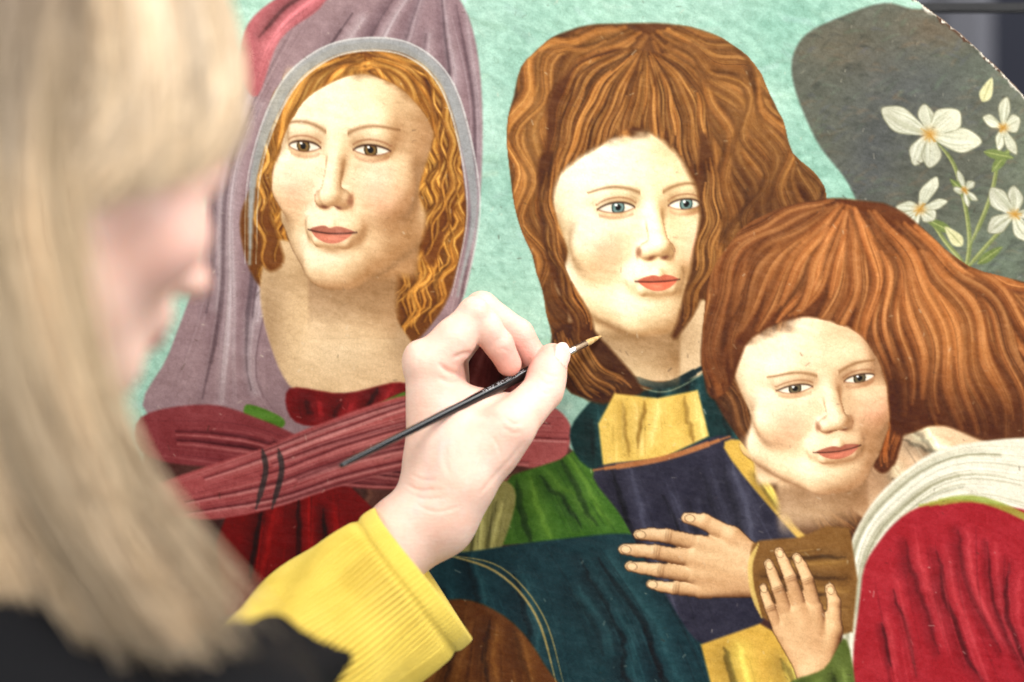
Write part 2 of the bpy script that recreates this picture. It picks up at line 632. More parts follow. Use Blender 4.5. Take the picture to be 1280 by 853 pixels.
def hand_form(P):
    """a plain relaxed hand: wrist at the origin, fingers along y, back towards the viewer"""
    A = lambda *a: np.array(a, dtype=np.float32)
    d = sd_cap(P, A(-6, -50, -2), A(-5, 4, 0), 19, 19)
    d = smin(d, sd_cap(P, A(6, -50, -2), A(6, 4, 0), 18, 18), 10)
    ch = (((-11, 8, 0), (-25, 80, 4), (-29, 116, 12), (-28, 134, 4), (-26, 146, -5), 12.5, 10.5, 8.0, 7.2, 6.0),
          ((-3, 10, 2), (-8, 86, 7), (-10, 126, 16), (-9, 146, 6), (-8, 160, -5), 12.5, 10.5, 8.2, 7.3, 6.0),
          ((4, 10, 2), (9, 82, 5), (9, 119, 14), (9, 138, 5), (9, 151, -5), 12, 10.2, 7.8, 6.9, 5.8),
          ((11, 8, 0), (24, 72, 1), (26, 100, 9), (26, 115, 2), (25, 126, -6), 11, 9.2, 6.8, 6.0, 5.2))
    for i, (a, b, c, e, f, r0, r1, r2, r3, r4) in enumerate(ch):
        d = smin(d, sd_cap(P, A(*a), A(*b), r0, r1), 9)
    for i, (a, b, c, e, f, r0, r1, r2, r3, r4) in enumerate(ch):
        g = smin(sd_cap(P, A(*b), A(*c), r1 * 0.9, r2), smin(sd_cap(P, A(*c), A(*e), r2, r3), sd_cap(P, A(*e), A(*f), r3, r4), 2), 2)
        d = smin(d, g, 1.5)
    t = smin(sd_cap(P, A(-14, 16, -2), A(-38, 46, 2), 15, 11), sd_cap(P, A(-38, 46, 2), A(-50, 78, 2), 10, 8.5), 5)
    t = smin(t, sd_cap(P, A(-50, 78, 2), A(-51, 97, -2), 8.3, 6.5), 3)
    return smin(d, t, 6)


def painted_hand(cx, cy, k, ang, mirror, skin, mid, shade):
    """wrist at (cx, cy); ang turns the fingers from straight up, anticlockwise"""
    w = window(cx - 175 * k, cx + 175 * k, cy - 175 * k, cy + 175 * k)
    dx = (GX[w] - cx) / k; dy = -(GY[w] - cy) / k
    c, s_ = math.cos(ang), math.sin(ang)
    lx = (dx * c + dy * s_) * mirror; ly = -dx * s_ + dy * c
    ok = ((lx > -70) & (lx < 50) & (ly > -36) & (ly < 170)).ravel()
    P0 = np.stack([lx.ravel()[ok], ly.ravel()[ok], np.full(ok.sum(), 60.0)], 1).astype(np.float32)
    P, hit, N = march(hand_form, P0, np.array([0, 0, -1.0], np.float32), 100, 50)
    nx = N[:, 0] * mirror * c - N[:, 1] * s_; ny = N[:, 0] * mirror * s_ + N[:, 1] * c
    lam = -0.45 * nx + 0.55 * ny + 0.70 * N[:, 2]
    skin = np.asarray(skin, float); mid = np.asarray(mid, float); shade = np.asarray(shade, float)
    t = sstep(lam, -0.2, 0.62)[:, None]; t2 = sstep(lam, 0.5, 1.0)[:, None]
    col = (shade * (1 - t) + mid * t) * (1 - t2) + skin * t2
    rim = sstep(N[:, 2], 0.55, 0.1)[:, None]
    col = col * (1 - 0.6 * rim) + shade * 0.55 * 0.6 * rim
    hx, hy = P[hit][:, 0], P[hit][:, 1]
    for (fx, fy) in ((-26.3, 144), (-8.2, 157.5), (9, 148.5), (25.2, 124), (-51, 94)):
        q = ((hx - fx) / 3.8) ** 2 + ((hy - fy) / 5.2) ** 2
        a = sstep(q, 1.25, 0.85)[:, None] * 0.75
        col = col * (1 - a) + (np.minimum(skin * 1.02, 250)) * a
        a = (np.exp(-((q - 1.1) / 0.25) ** 2) * 0.5)[:, None]
        col = col * (1 - a) + shade * 0.6 * a
    for (fx, fy) in ((-29, 114), (-10, 124), (9, 117), (26, 98)):
        for o_ in (-2.5, 0.5, 3.0):
            a = (0.35 * np.exp(-((hy - fy - o_) / 0.7) ** 2 - ((hx - fx) / 5.5) ** 2))[:, None]
            col = col * (1 - a) + shade * 0.7 * a
    shp = lx.shape
    A = np.zeros(lx.size, np.float32); img = np.zeros((lx.size, 3), np.float32)
    idx_ = np.nonzero(ok)[0][hit]
    A[idx_] = 1; img[idx_] = col + ((BR1[w].ravel()[idx_] - 0.5) * 10)[:, None]
    A = A.reshape(shp); img = img.reshape(*shp, 3)
    for _ in range(2):
        A = (A + np.roll(A, 1, 0) + np.roll(A, -1, 0) + np.roll(A, 1, 1) + np.roll(A, -1, 1)) / 5
    A = np.clip(A * 2 - 1, 0, 1)
    C = CAN[w]; C += (img - C) * A[..., None]
    C += (np.asarray((66, 42, 26), np.float32) - C) * (np.clip(1 - np.abs(A - 0.5) * 2, 0, 1) * 0.6)[..., None]


def face(cx, cy, k, yaw, pitch, roll, skin, mid, shade, lip, iris, gaze=0.0, fw=1.0, lid=5.6, brow=18.0, lipw=1.0, fl=1.0, jaw=0.0):
    """a plain made-up head: a modelled form is shaded and then painted, the same recipe for every figure"""
    w = window(cx - 92 * k, cx + 92 * k, cy - 118 * k, cy + 165 * k)
    dx = (GX[w] - cx) / k; dz = -(GY[w] - cy) / k
    cr, sr = math.cos(roll), math.sin(roll)
    ux, uz = dx * cr - dz * sr, dx * sr + dz * cr
    shp = ux.shape
    R_ = np.array(Matrix.Rotation(yaw, 3, 'Z') @ Matrix.Rotation(pitch, 3, 'X')).astype(np.float32)   # local -> view
    base = np.stack([-ux.ravel() / fw, np.zeros(ux.size), uz.ravel()], 1).astype(np.float32)
    v = np.array([0, 1, 0], np.float32)
    def warp(Q):
        Q = Q.copy()
        Q[:, 2] /= fl
        Q[:, 0] /= 1.0 - jaw * np.clip(-Q[:, 2] / 110.0, 0, 1.2)
        return Q

    P, hit, N = march(lambda Q: head_sdf(warp(Q)) * 0.85, (base + v * 150.0) @ R_, -(v @ R_), 260, 76)
    near_edge = np.zeros(len(P), np.float32); near_edge[hit] = 1.0
    H = P[hit]
    Nv = N @ R_.T                                    # view space: x = -right, y = to viewer, z = up
    lam = Nv @ (np.array([0.50, 0.68, 0.50]) / np.linalg.norm([0.50, 0.68, 0.50]))
    facing = Nv[:, 1]
    H = warp(H)
    lx, ly, lz = H[:, 0], H[:, 1], H[:, 2]
    skin = np.asarray(skin, float); mid = np.asarray(mid, float); shade = np.asarray(shade, float)
    t = sstep(lam, -0.25, 0.62)[:, None]; t2 = sstep(lam, 0.45, 1.0)[:, None]
    col = shade * (1 - t) + mid * t
    col = col * (1 - t2) + skin * t2
    rim = sstep(facing, 0.55, 0.05)[:, None]
    col = col * (1 - 0.45 * rim) + shade * 0.75 * 0.45 * rim

    def mix(c, a):
        nonlocal col
        a = np.clip(a, 0, 1)[:, None]
        col = col * (1 - a) + np.asarray(c, float) * a

    front = ly > 40
    for sg in (-1, 1):
        mix((226, 150, 124), 0.36 * np.exp(-((lx - 40 * sg) / 17) ** 2 - ((lz + 36) / 15) ** 2) * front)
        ex, ez = 31 * sg, -1.0
        du = (lx - ex) / 15.5
        inb = np.clip(1 - du * du, 0, 1)
        up = ez + lid * inb ** 0.7 - 0.6; dn = ez - 4.0 * inb ** 0.8 - 0.6
        inside = sstep(lz, dn - 0.5, dn + 0.5) * sstep(lz, up + 0.5, up - 0.5) * (np.abs(du) < 1) * front
        mix(shade * 0.9, 0.40 * np.exp(-(du / 1.3) ** 2 - ((lz - ez - 6) / 5.5) ** 2) * front)
        mix(shade * 0.9, 0.35 * np.exp(-((lx - 17 * sg) / 7) ** 2 - ((lz - 4) / 9) ** 2) * front)
        mix((224, 214, 194), inside)
        mix((176, 160, 140), inside * 0.6 * sstep(lz, up - 3.0, up))
        rr = np.sqrt((lx - ex - gaze) ** 2 + (lz - ez) ** 2)
        mix(np.asarray(iris) * 0.55, inside * sstep(rr, 6.6, 5.8))
        mix(iris, inside * sstep(rr, 5.6, 4.2))
        mix((22, 16, 12), inside * sstep(rr, 3.0, 2.2))
        mix((250, 248, 240), inside * sstep(np.sqrt((lx - ex - gaze - 2.0) ** 2 + (lz - ez - 2.2) ** 2), 1.5, 0.7))
        on = (np.abs(du) < 1.06) * front
        mix((66, 40, 26), 0.9 * on * np.exp(-((lz - up) / 1.0) ** 2))
        mix((136, 88, 62), 0.6 * on * np.exp(-((lz - dn) / 0.8) ** 2))
        mix((140, 94, 64), 0.65 * (np.abs(du) < 1.1) * front * np.exp(-((lz - up - 4.2) / 1.0) ** 2))
        mix((172, 122, 90), 0.45 * (np.abs(du) < 0.95) * front * np.exp(-((lz - dn + 4.5) / 1.6) ** 2))
        db = (lx * sg - 31) / 20.0
        bz = ez + brow - 4.5 * db * db + 1.5 * db
        mix((116, 78, 44), 0.62 * (np.abs(db) < 1.05) * front * np.exp(-((lz - bz) / (1.7 - 0.6 * db)) ** 2))
        mix((96, 48, 34), 0.8 * np.exp(-((lx - 6.5 * sg) / 3.2) ** 2 - ((lz + 47.5) / 1.8) ** 2) * (ly > 88))
        mix((140, 92, 66), 0.5 * np.exp(-((np.abs(lx) - 16.5) / 1.2) ** 2 - ((lz + 42) / 5) ** 2) * front)
    lip = np.asarray(lip, float)
    mz = -68.5 + 1.2 * (np.abs(lx) / 20) ** 2
    ub = mz + 6.4 * np.clip(1 - (lx / (22 * lipw)) ** 2, 0, 1) ** 0.8 - 1.8 * np.exp(-(lx / 3.5) ** 2)
    lb = mz - 8.2 * np.clip(1 - (lx / (20 * lipw)) ** 2, 0, 1) ** 0.8
    mix(lip * 0.88, 0.92 * sstep(lz, ub + 0.6, ub - 0.6) * sstep(lz, mz - .3, mz + .3) * (np.abs(lx) < 22 * lipw) * front)
    mix(lip * 1.04, 0.92 * sstep(lz, lb - 0.6, lb + 0.6) * sstep(lz, mz + .3, mz - .3) * (np.abs(lx) < 20 * lipw) * front)
    mix(np.minimum(lip * 1.3 + 20, 250), 0.4 * np.exp(-((lx - 3) / 7) ** 2 - ((lz - mz + 4) / 1.8) ** 2) * front)
    mix(lip * 0.38, 0.85 * (np.abs(lx) < 23.5 * lipw) * np.exp(-((lz - mz) / 0.8) ** 2) * front)
    mix(shade, 0.5 * np.exp(-(lx / 12) ** 2 - ((lz + 82) / 3.0) ** 2) * front)
    # throat in the shade of the jaw
    mix(shade * 0.82, 0.75 * sstep(lz, -100, -112) * sstep(ly, 52, 30) * np.exp(-((lz + 118) / 30) ** 2))
    nz_ = ((BR1[w].ravel()[hit] - 0.5) * 20 + (BR2[w].ravel()[hit] - 0.5) * 22)[:, None]
    img = np.zeros((len(P), 3), np.float32); img[hit] = col + nz_
    A = near_edge.reshape(shp)
    # soften the silhouette
    for _ in range(2):
        A = (A + np.roll(A, 1, 0) + np.roll(A, -1, 0) + np.roll(A, 1, 1) + np.roll(A, -1, 1)) / 5
    A = np.clip(A * 2 - 1, 0, 1)
    keep_ = np.zeros(len(P), np.float32)
    hl = 62 - 0.0045 * lx * lx
    hl = hl + (BR2[w].ravel()[hit] - 0.5) * 30 + (BR1[w].ravel()[hit] - 0.5) * 10
    keep_[hit] = sstep(lz, hl + 9, hl - 7) * np.maximum(sstep(ly, 6, 16), sstep(lz, -48, -80) * sstep(ly, -40, -14)) * sstep(lz, -168, -132) * np.maximum(sstep(np.abs(lx), 47, 40), sstep(lz, -112, -100))
    img = img.reshape(*shp, 3)
    K_ = keep_.reshape(shp)
    for _ in range(2):
        K_ = (K_ + np.roll(K_, 1, 0) + np.roll(K_, -1, 0) + np.roll(K_, 1, 1) + np.roll(K_, -1, 1)) / 5
    C = CAN[w]; C += (img - C) * (A * K_)[..., None]
    edge_ = np.clip(1 - np.abs(A - 0.5) * 2, 0, 1) * K_
    C += (np.asarray((80, 54, 36), np.float32) - C) * (edge_ * 0.5)[..., None]


BR1 = fbm(26, 7, 11, 4, 0.25)
BR2 = fbm(60, 60, 31, 4)

# sky-green ground of the picture
bgn = fbm(150, 110, 51, 5)
fine = fbm(9, 6, 71, 3, 0.5)
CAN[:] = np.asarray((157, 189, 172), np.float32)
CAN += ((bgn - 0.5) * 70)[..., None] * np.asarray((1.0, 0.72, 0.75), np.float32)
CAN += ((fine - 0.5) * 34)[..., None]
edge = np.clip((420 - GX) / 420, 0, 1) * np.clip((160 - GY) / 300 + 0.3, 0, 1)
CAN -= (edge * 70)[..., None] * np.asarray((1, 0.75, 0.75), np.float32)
for k in range(900):
    x, y = RNG.uniform(-20, 1310), RNG.uniform(-20, 700)
    a = RNG.uniform(-0.5, 0.9); L = RNG.uniform(10, 34)
    c = np.asarray((157, 189, 172)) + RNG.normal(0, 16) + RNG.normal(0, 5, 3)
    stroke([(x, y), (x + L * math.cos(a), y + L * math.sin(a))], RNG.uniform(3, 8), c, 0.28, None, 2.2, None, True, 0)

# dark mass of foliage at the upper right
fm = fill([(990, 95), (1003, 48), (1050, 22), (1105, 4), (1160, 10), (1240, -40), (1500, -60), (1500, 430), (1110, 430),
           (1085, 300), (1062, 232), (1020, 175)], (92, 93, 82), 2.0, 1.0, 6, 7)
for (x, y, rx, ry, c) in ((1060, 60, 60, 30, (112, 102, 84)), (1150, 110, 70, 50, (84, 86, 88)), (1230, 60, 60, 60, (84, 92, 84)), (1240, 330, 70, 60, (122, 136, 116)), (1090, 200, 40, 80, (74, 76, 80)), (1170, 40, 50, 24, (104, 88, 72)), (1290, 200, 40, 90, (112, 122, 104))):
    blob(x, y, rx, ry, c, 0.6, 0.2, fm)
for k in range(1500):
    x, y = RNG.uniform(985, 1330), RNG.uniform(0, 420)
    a = RNG.uniform(-0.9, 0.5); L = RNG.uniform(6, 26)
    b_ = RNG.random()
    c = ((112, 112, 100), (74, 76, 68), (100, 116, 96), (122, 104, 84), (90, 92, 98), (60, 62, 56))[int(b_ * 6)]
    stroke([(x, y), (x + L * 0.5 * math.cos(a), y + L * 0.5 * math.sin(a) - 2), (x + L * math.cos(a), y + L * math.sin(a))], RNG.uniform(2, 7), c, RNG.uniform(0.12, 0.34), 1, 1.6, fm, True, 3)
def blossom(x, y, r, a0, n=5, sq=1.0, ang=0.0):
    """n petals round a heart, seen at a slant: squashed by sq along ang"""
    cA, sA = math.cos(ang), math.sin(ang)

    def put(px_, py_):
        u = px_ * cA + py_ * sA; v = (-px_ * sA + py_ * cA) * sq
        return (x + u * cA - v * sA, y + u * sA + v * cA)
    order = list(range(n)); RNG.shuffle(order)
    for k in order:
        a = a0 + k * 2 * math.pi / n + RNG.normal(0, 0.16)
        ca, sa = math.cos(a), math.sin(a)
        rr = r * RNG.uniform(0.75, 1.15); bend = RNG.uniform(-0.22, 0.22); wd = RNG.uniform(0.2, 0.34)
        loc_ = lambda u, v: put(rr * (u * ca - (v + bend * u * u) * sa), rr * (u * sa + (v + bend * u * u) * ca))
        pts = [loc_(0.02, 0)] + [loc_(u, v * wd) for (u, v) in ((0.3, 0.6), (0.65, 1.0), (0.9, 0.6), (1.03, 0.05), (0.88, -0.6), (0.62, -1.0), (0.3, -0.6))]
        m = fill(pts, np.asarray((198, 196, 174)) * RNG.uniform(0.86, 1.05), 1.2, 1.0, 4, 10)
        for j in range(18):
            v = RNG.uniform(-0.8, 0.8) * wd
            stroke([loc_(0.05, v * 0.2), loc_(0.45, v), loc_(RNG.uniform(0.7, 1.0), v * 0.7)], 3,
                   ((232, 232, 218), (136, 138, 112), (182, 182, 158))[j % 3], 0.3, 1.2, 1.0, m, True, 4)
        stroke(pts[1:], 1.2, (112, 110, 84), 0.55, None, 0.8, None, False, 4)
    blob(x, y, r * 0.15, r * 0.13, (176, 128, 58), 0.85)
    for j in range(6):
        a = RNG.uniform(0, 6.28); q = put(r * 0.22 * math.cos(a), r * 0.22 * math.sin(a))
        stroke([(x, y), q], 1.1, (170, 130, 60), 0.8, None, 0.7, None, False, 0)


for st in ([(1200, 365), (1212, 300), (1196, 215), (1170, 175)], [(1212, 310), (1240, 240), (1252, 165)], [(1205, 340), (1240, 300), (1268, 270)], [(1206, 330), (1180, 300), (1152, 255)]):
    stroke(st, 6, (120, 128, 78), 0.95, 4, 1.2)
    stroke([(a - 1.5, b) for a, b in st], 2, (176, 176, 122), 0.7, 1.5, 0.9)
for (x, y, a) in ((1222, 330, -0.6), (1190, 290, 3.6), (1240, 215, -0.9), (1215, 250, 3.9), (1190, 345, 3.3), (1230, 190, 0.2)):
    m = fill([(x, y), (x + 16 * math.cos(a - 0.4), y + 16 * math.sin(a - 0.4)), (x + 38 * math.cos(a), y + 38 * math.sin(a)), (x + 16 * math.cos(a + 0.4), y + 16 * math.sin(a + 0.4))], (110, 122, 72), 1.2, 1, 4, 10)
    stroke([(x, y), (x + 36 * math.cos(a), y + 36 * math.sin(a))], 1.5, (166, 170, 112), 0.7, None, 0.8)
for (x, y, r, a, n_, sq, an) in ((1162, 168, 58, 0.3, 6, 0.72, 0.4), (1254, 160, 40, 1.0, 5, 0.6, 1.3), (1150, 262, 44, 0.7, 6, 0.6, 2.4), (1268, 268, 42, 0.1, 5, 0.85, 0.2), (1206, 238, 26, 0.5, 5, 0.55, 1.0)):
    blossom(x, y, r, a, n_, sq, an)
for (x, y, a) in ((1232, 118, -1.2), (1196, 300, -2.3)):
    pts = [(x - 8 * math.sin(a), y + 8 * math.cos(a)), (x + 22 * math.cos(a), y + 22 * math.sin(a)), (x + 8 * math.sin(a), y - 8 * math.cos(a)), (x - 10 * math.cos(a), y - 10 * math.sin(a))]
    fill(pts, (196, 192, 150), 1.2, 1, 5, 10); stroke([pts[3], pts[1]], 1.4, (130, 132, 90), 0.6, None, 0.8)

# ---- left figure: plain hooded robe
drape([(262, 215), (290, 90), (335, 20), (400, -28), (520, -40), (578, 5), (601, 100), (600, 250), (580, 370), (540, 440), (500, 520), (360, 560), (186, 520), (212, 440), (250, 330)],
      (142, 118, 120), [[(330, 0), (262, 200), (250, 360), (190, 520)], [(380, -30), (285, 200), (270, 380), (240, 520)], [(450, -30), (310, 180), (300, 400), (310, 530)],
                        [(520, 0), (330, 420), (360, 540)], [(560, 0), (590, 160), (560, 400), (480, 520)], [(590, 20), (602, 180), (590, 380), (520, 520)]], 90, 21,
      (196, 186, 186), (78, 58, 64))
drape([(300, 90), (310, 30), (360, -10), (420, -30), (400, 10), (350, 50), (322, 120)], (162, 92, 96), [[(300, 90), (330, 20), (420, -30)], [(322, 120), (352, 50), (405, 0)]], 14, 22)
op = [(322, 215), (345, 130), (390, 78), (440, 56), (500, 60), (545, 95), (572, 170), (582, 270), (560, 370), (515, 425), (420, 430), (330, 360), (300, 290)]
hair(op, [[(440, 60), (365, 110), (325, 230), (318, 370)], [(450, 60), (385, 110), (345, 230), (345, 370)], [(455, 60), (400, 100), (370, 220), (370, 360)]], 150, (96, 58, 22), (184, 122, 50), (232, 182, 96), 5, 46, 41)
hair([(470, 58), (530, 90), (566, 160), (580, 270), (556, 375), (512, 428), (490, 380), (500, 250), (520, 150)],
     [[(470, 60), (520, 120), (520, 240), (490, 380)], [(480, 60), (545, 130), (550, 260), (510, 420)], [(490, 60), (562, 140), (580, 270), (540, 410)]], 190, (96, 58, 22), (190, 126, 52), (236, 186, 100), 6, 48, 42)
nm = fill([(350, 300), (420, 330), (484, 300), (492, 390), (520, 440), (508, 478), (430, 492), (368, 488), (335, 420), (326, 350)], (214, 184, 144), 2.0, 1, 6, 9)
blob(440, 345, 75, 34, (140, 108, 72), 0.75, 0, nm); blob(335, 400, 26, 80, (140, 112, 82), 0.6, 0, nm); blob(505, 400, 20, 70, (140, 112, 82), 0.6, 0, nm)
blob(425, 440, 50, 30, (222, 200, 166), 0.5, 0, nm)
face(450, 176, 1.50, math.radians(-13), math.radians(-4), 0.06, (242, 220, 188), (220, 190, 150), (168, 128, 88), (186, 112, 90), (122, 96, 56), 0.4, 0.93, 4.6, 19.0, 1.0, 1.05, 0.05)
hair([(452, 92), (400, 108), (360, 150), (345, 200), (335, 150), (370, 95), (440, 58), (500, 62), (548, 100), (566, 170), (556, 205), (540, 150), (500, 108)], [[(452, 58), (370, 100), (338, 200)], [(454, 75), (400, 100), (350, 195)], [(456, 90), (460, 80), (470, 92)], [(458, 75), (510, 100), (550, 195)], [(460, 58), (545, 100), (566, 200)]], 90, (104, 62, 24), (186, 124, 54), (232, 184, 104), 1.5, 60, 52, soft=3)
hair([(445, 56), (380, 92), (345, 160), (338, 260), (352, 320), (330, 330), (316, 240), (340, 130), (390, 76)], [[(445, 58), (350, 110), (318, 240), (330, 335)], [(450, 62), (385, 95), (346, 190), (350, 325)]], 70, (100, 60, 24), (188, 126, 54), (236, 190, 108), 4, 52, 49, soft=3)
hair([(450, 56), (510, 80), (548, 150), (552, 240), (530, 310), (545, 330), (570, 250), (566, 150), (520, 70)], [[(450, 60), (530, 100), (552, 220), (530, 315)], [(455, 56), (550, 100), (572, 220), (546, 330)]], 70, (100, 60, 24), (188, 126, 54), (236, 190, 108), 4, 52, 50, soft=3)
stroke([(312, 330), (318, 215), (352, 118), (398, 72), (450, 56), (510, 62), (556, 102), (582, 180), (592, 270), (572, 370)], 17, (150, 152, 150), 0.9, 13, 2.0)
stroke([(306, 330), (311, 215), (346, 113), (394, 65), (450, 48), (514, 55), (563, 98), (590, 180), (600, 270), (580, 370)], 2.0, (206, 206, 200), 0.75, 2, 0.9)
stroke([(320, 330), (326, 215), (359, 124), (402, 80), (450, 64), (506, 70), (549, 107), (574, 182), (584, 270), (565, 370)], 2.0, (206, 206, 200), 0.75, 2, 0.9)

# robe, sash and folds below
drape([(180, 560), (400, 560), (640, 500), (760, 600), (960, 640), (1062, 600), (1070, 900), (160, 900)], (84, 52, 46), [[(200, 560), (200, 890)], [(400, 570), (420, 890)], [(640, 560), (640, 890)], [(860, 620), (860, 890)], [(1060, 640), (1060, 890)]], 60, 60, (124, 84, 66), (40, 24, 24), sm=0)
drape([(300, 600), (420, 590), (470, 640), (440, 740), (280, 770), (270, 680)], (118, 22, 22), [[(330, 600), (310, 760)], [(365, 600), (350, 760)], [(395, 600), (395, 760)], [(430, 600), (440, 740)]], 30, 61, (184, 40, 34), (46, 10, 12), sm=0)
drape([(362, 486), (430, 492), (500, 478), (512, 500), (440, 530), (370, 528)], (112, 22, 24), [[(370, 490), (378, 528)], [(410, 492), (410, 530)], [(450, 490), (440, 530)], [(500, 480), (480, 520)]], 16, 62)
fill([(308, 506), (352, 522), (350, 536), (312, 536)], (84, 120, 44), 1.5)
fill([(440, 525), (505, 490), (512, 505), (460, 532)], (78, 112, 40), 1.5)
drape([(176, 522), (260, 506), (330, 526), (400, 556), (520, 590), (640, 594), (700, 582), (690, 600), (520, 612), (400, 606), (300, 588), (186, 572)],
      (128, 60, 62), [[(176, 524), (300, 528), (420, 566), (560, 592), (690, 586)], [(180, 545), (300, 556), (420, 586), (560, 602), (690, 592)], [(186, 570), (300, 586), (420, 606), (560, 610), (690, 600)]], 60, 63, (190, 124, 118), (62, 20, 26), fg=9)
drape([(186, 612), (250, 586), (330, 560), (400, 530), (520, 492), (640, 498), (690, 508), (714, 538), (694, 584), (620, 580), (520, 584), (430, 606), (340, 636), (260, 650), (190, 640)],
      (166, 88, 86), [[(190, 612), (330, 562), (420, 528), (540, 494), (690, 510)], [(200, 620), (330, 580), (430, 545), (560, 514), (704, 524)], [(210, 630), (335, 600), (440, 564), (560, 536), (712, 540)],
                      [(220, 640), (340, 618), (440, 584), (560, 560), (706, 560)], [(250, 648), (345, 634), (440, 604), (560, 580), (696, 582)]], 120, 69, (220, 164, 156), (82, 28, 34), fg=11)
drape([(520, 500), (560, 430), (600, 415), (632, 440), (660, 500), (640, 520)], (92, 40, 40), [[(540, 500), (590, 420)], [(600, 505), (612, 420)], [(650, 510), (632, 440)]], 20, 68, (150, 90, 84), (40, 16, 18))
for xx in (318, 338):
    stroke([(xx + 10, 562), (xx + 14, 590), (xx + 2, 636)], 7, (44, 52, 50), 0.7, None, 1.2)
drape([(620, 682), (618, 620), (640, 594), (700, 575), (722, 560), (760, 610), (800, 672)], (62, 98, 34), [[(620, 600), (625, 680)], [(660, 590), (690, 680)], [(710, 560), (790, 670)]], 40, 64, (104, 138, 54), (30, 52, 22), sm=0)
drape([(570, 610), (620, 598), (645, 620), (625, 690), (598, 735), (575, 690)], (136, 130, 78), [[(590, 610), (590, 730)], [(620, 600), (605, 735)], [(640, 620), (620, 690)]], 30, 65)
drape([(540, 700), (600, 688), (700, 674), (800, 670), (850, 720), (905, 800), (950, 900), (420, 900), (450, 760)], (26, 54, 60),
      [[(540, 700), (560, 790), (560, 890)], [(620, 690), (660, 780), (680, 890)], [(720, 674), (780, 770), (820, 890)], [(800, 672), (870, 770), (930, 890)]], 90, 66, (56, 92, 96), (12, 24, 30))
drape([(430, 900), (480, 800), (560, 750), (630, 770), (680, 830), (700, 900)], (92, 54, 24), [[(560, 755), (500, 890)], [(600, 760), (590, 890)], [(650, 790), (670, 890)]], 60, 67, (138, 92, 46), (48, 26, 12))
for off, wd in ((0, 3.0), (9, 1.6)):
    stroke([(545 + off, 690 + off * 0.3), (620 + off * 0.7, 715 - off * 0.6), (670 + off, 770), (697 + off, 860)], wd, (176, 150, 92), 0.8, None, 0.9)

# ---- middle figure: smooth shoulder-length hair
drape([(712, 545), (740, 500), (785, 462), (830, 440), (890, 448), (925, 500), (935, 555), (880, 575), (750, 590)], (24, 52, 52), [[(730, 520), (735, 590)], [(790, 470), (800, 580)], [(850, 450), (870, 580)], [(920, 500), (920, 560)]], 40, 71)
hair([(648, 95), (690, 48), (760, 30), (850, 32), (925, 62), (968, 130), (992, 190), (1032, 245), (1000, 330), (940, 380), (890, 430), (850, 470), (790, 492), (735, 500), (700, 470), (686, 400), (668, 330), (648, 270), (636, 180)],
     [[(775, 30), (672, 55), (632, 165), (645, 280), (690, 478)], [(790, 38), (690, 76), (652, 180), (665, 300), (704, 484)], [(800, 40), (715, 95), (680, 200), (695, 330), (740, 495)], [(805, 45), (740, 110), (690, 220), (720, 380), (790, 490)],
      [(815, 45), (870, 110), (890, 240), (870, 380), (800, 480)], [(820, 40), (910, 110), (935, 240), (900, 370), (840, 470)], [(830, 40), (940, 100), (985, 210), (960, 340), (880, 440)], [(840, 35), (955, 100), (1015, 225), (1000, 320), (920, 400)], [(850, 29), (968, 90), (1036, 240), (1015, 330), (930, 410)]],
     640, (78, 46, 22), (142, 92, 46), (206, 152, 88), 10, 105, 43)
hm2_ = poly_mask([(648, 95), (690, 48), (760, 30), (850, 32), (925, 62), (968, 130), (992, 190), (1032, 245), (1000, 330), (940, 380), (890, 430), (850, 470), (790, 492), (735, 500), (700, 470), (686, 400), (668, 330), (648, 270), (636, 180)], 2.0, 6)
blob(980, 300, 60, 150, (58, 32, 16), 0.6, -0.5, hm2_); blob(700, 420, 60, 90, (56, 32, 16), 0.5, 0, hm2_); blob(930, 150, 34, 100, (190, 138, 80), 0.28, -0.45, hm2_); blob(670, 160, 18, 90, (196, 146, 86), 0.3, 0.1, hm2_); blob(800, 60, 90, 22, (190, 138, 80), 0.22, 0, hm2_)
nm = fill([(760, 380), (880, 375), (884, 430), (874, 470), (800, 474), (772, 440)], (208, 180, 142), 1.8, 1, 5, 6)
blob(800, 415, 60, 30, (132, 98, 64), 0.8, 0, nm)
stroke([(782, 470), (830, 482), (886, 456)], 9, (20, 40, 44), 0.95, None, 1.2)
stroke([(784, 479), (832, 490), (886, 464)], 1.6, (170, 170, 140), 0.6, None, 0.9)
face(784, 262, 1.42, math.radians(14), math.radians(2), -0.05, (246, 230, 200), (226, 200, 158), (170, 132, 90), (204, 104, 78), (104, 128, 124), -0.8, 1.0, 5.2, 18.0, 0.92, 1.0, 0.06)
hair([(688, 250), (704, 212), (742, 186), (792, 158), (846, 190), (880, 250), (893, 180), (860, 85), (780, 62), (715, 85), (680, 150)],
     [[(795, 55), (715, 95), (682, 235)], [(800, 60), (745, 120), (700, 230)], [(805, 62), (785, 120), (758, 190)], [(808, 62), (806, 120), (800, 180)], [(812, 62), (850, 120), (868, 215)], [(815, 55), (885, 110), (894, 230)]], 200, (84, 50, 24), (148, 96, 48), (206, 152, 88), 1.5, 60, 44, soft=4)
hair([(690, 420), (722, 402), (758, 432), (800, 478), (790, 496), (735, 502), (700, 475)], [[(690, 420), (705, 460), (740, 500)], [(725, 405), (745, 450), (795, 488)]], 60, (66, 38, 18), (128, 82, 42), (186, 134, 76), 3, 60, 53, soft=2.5)
hair([(674, 200), (694, 190), (690, 260), (706, 340), (740, 408), (728, 430), (694, 360), (676, 280)], [[(688, 180), (678, 270), (724, 425)], [(696, 190), (692, 270), (742, 410)]], 60, (78, 46, 22), (138, 88, 44), (196, 142, 80), 3, 60, 47, soft=3)
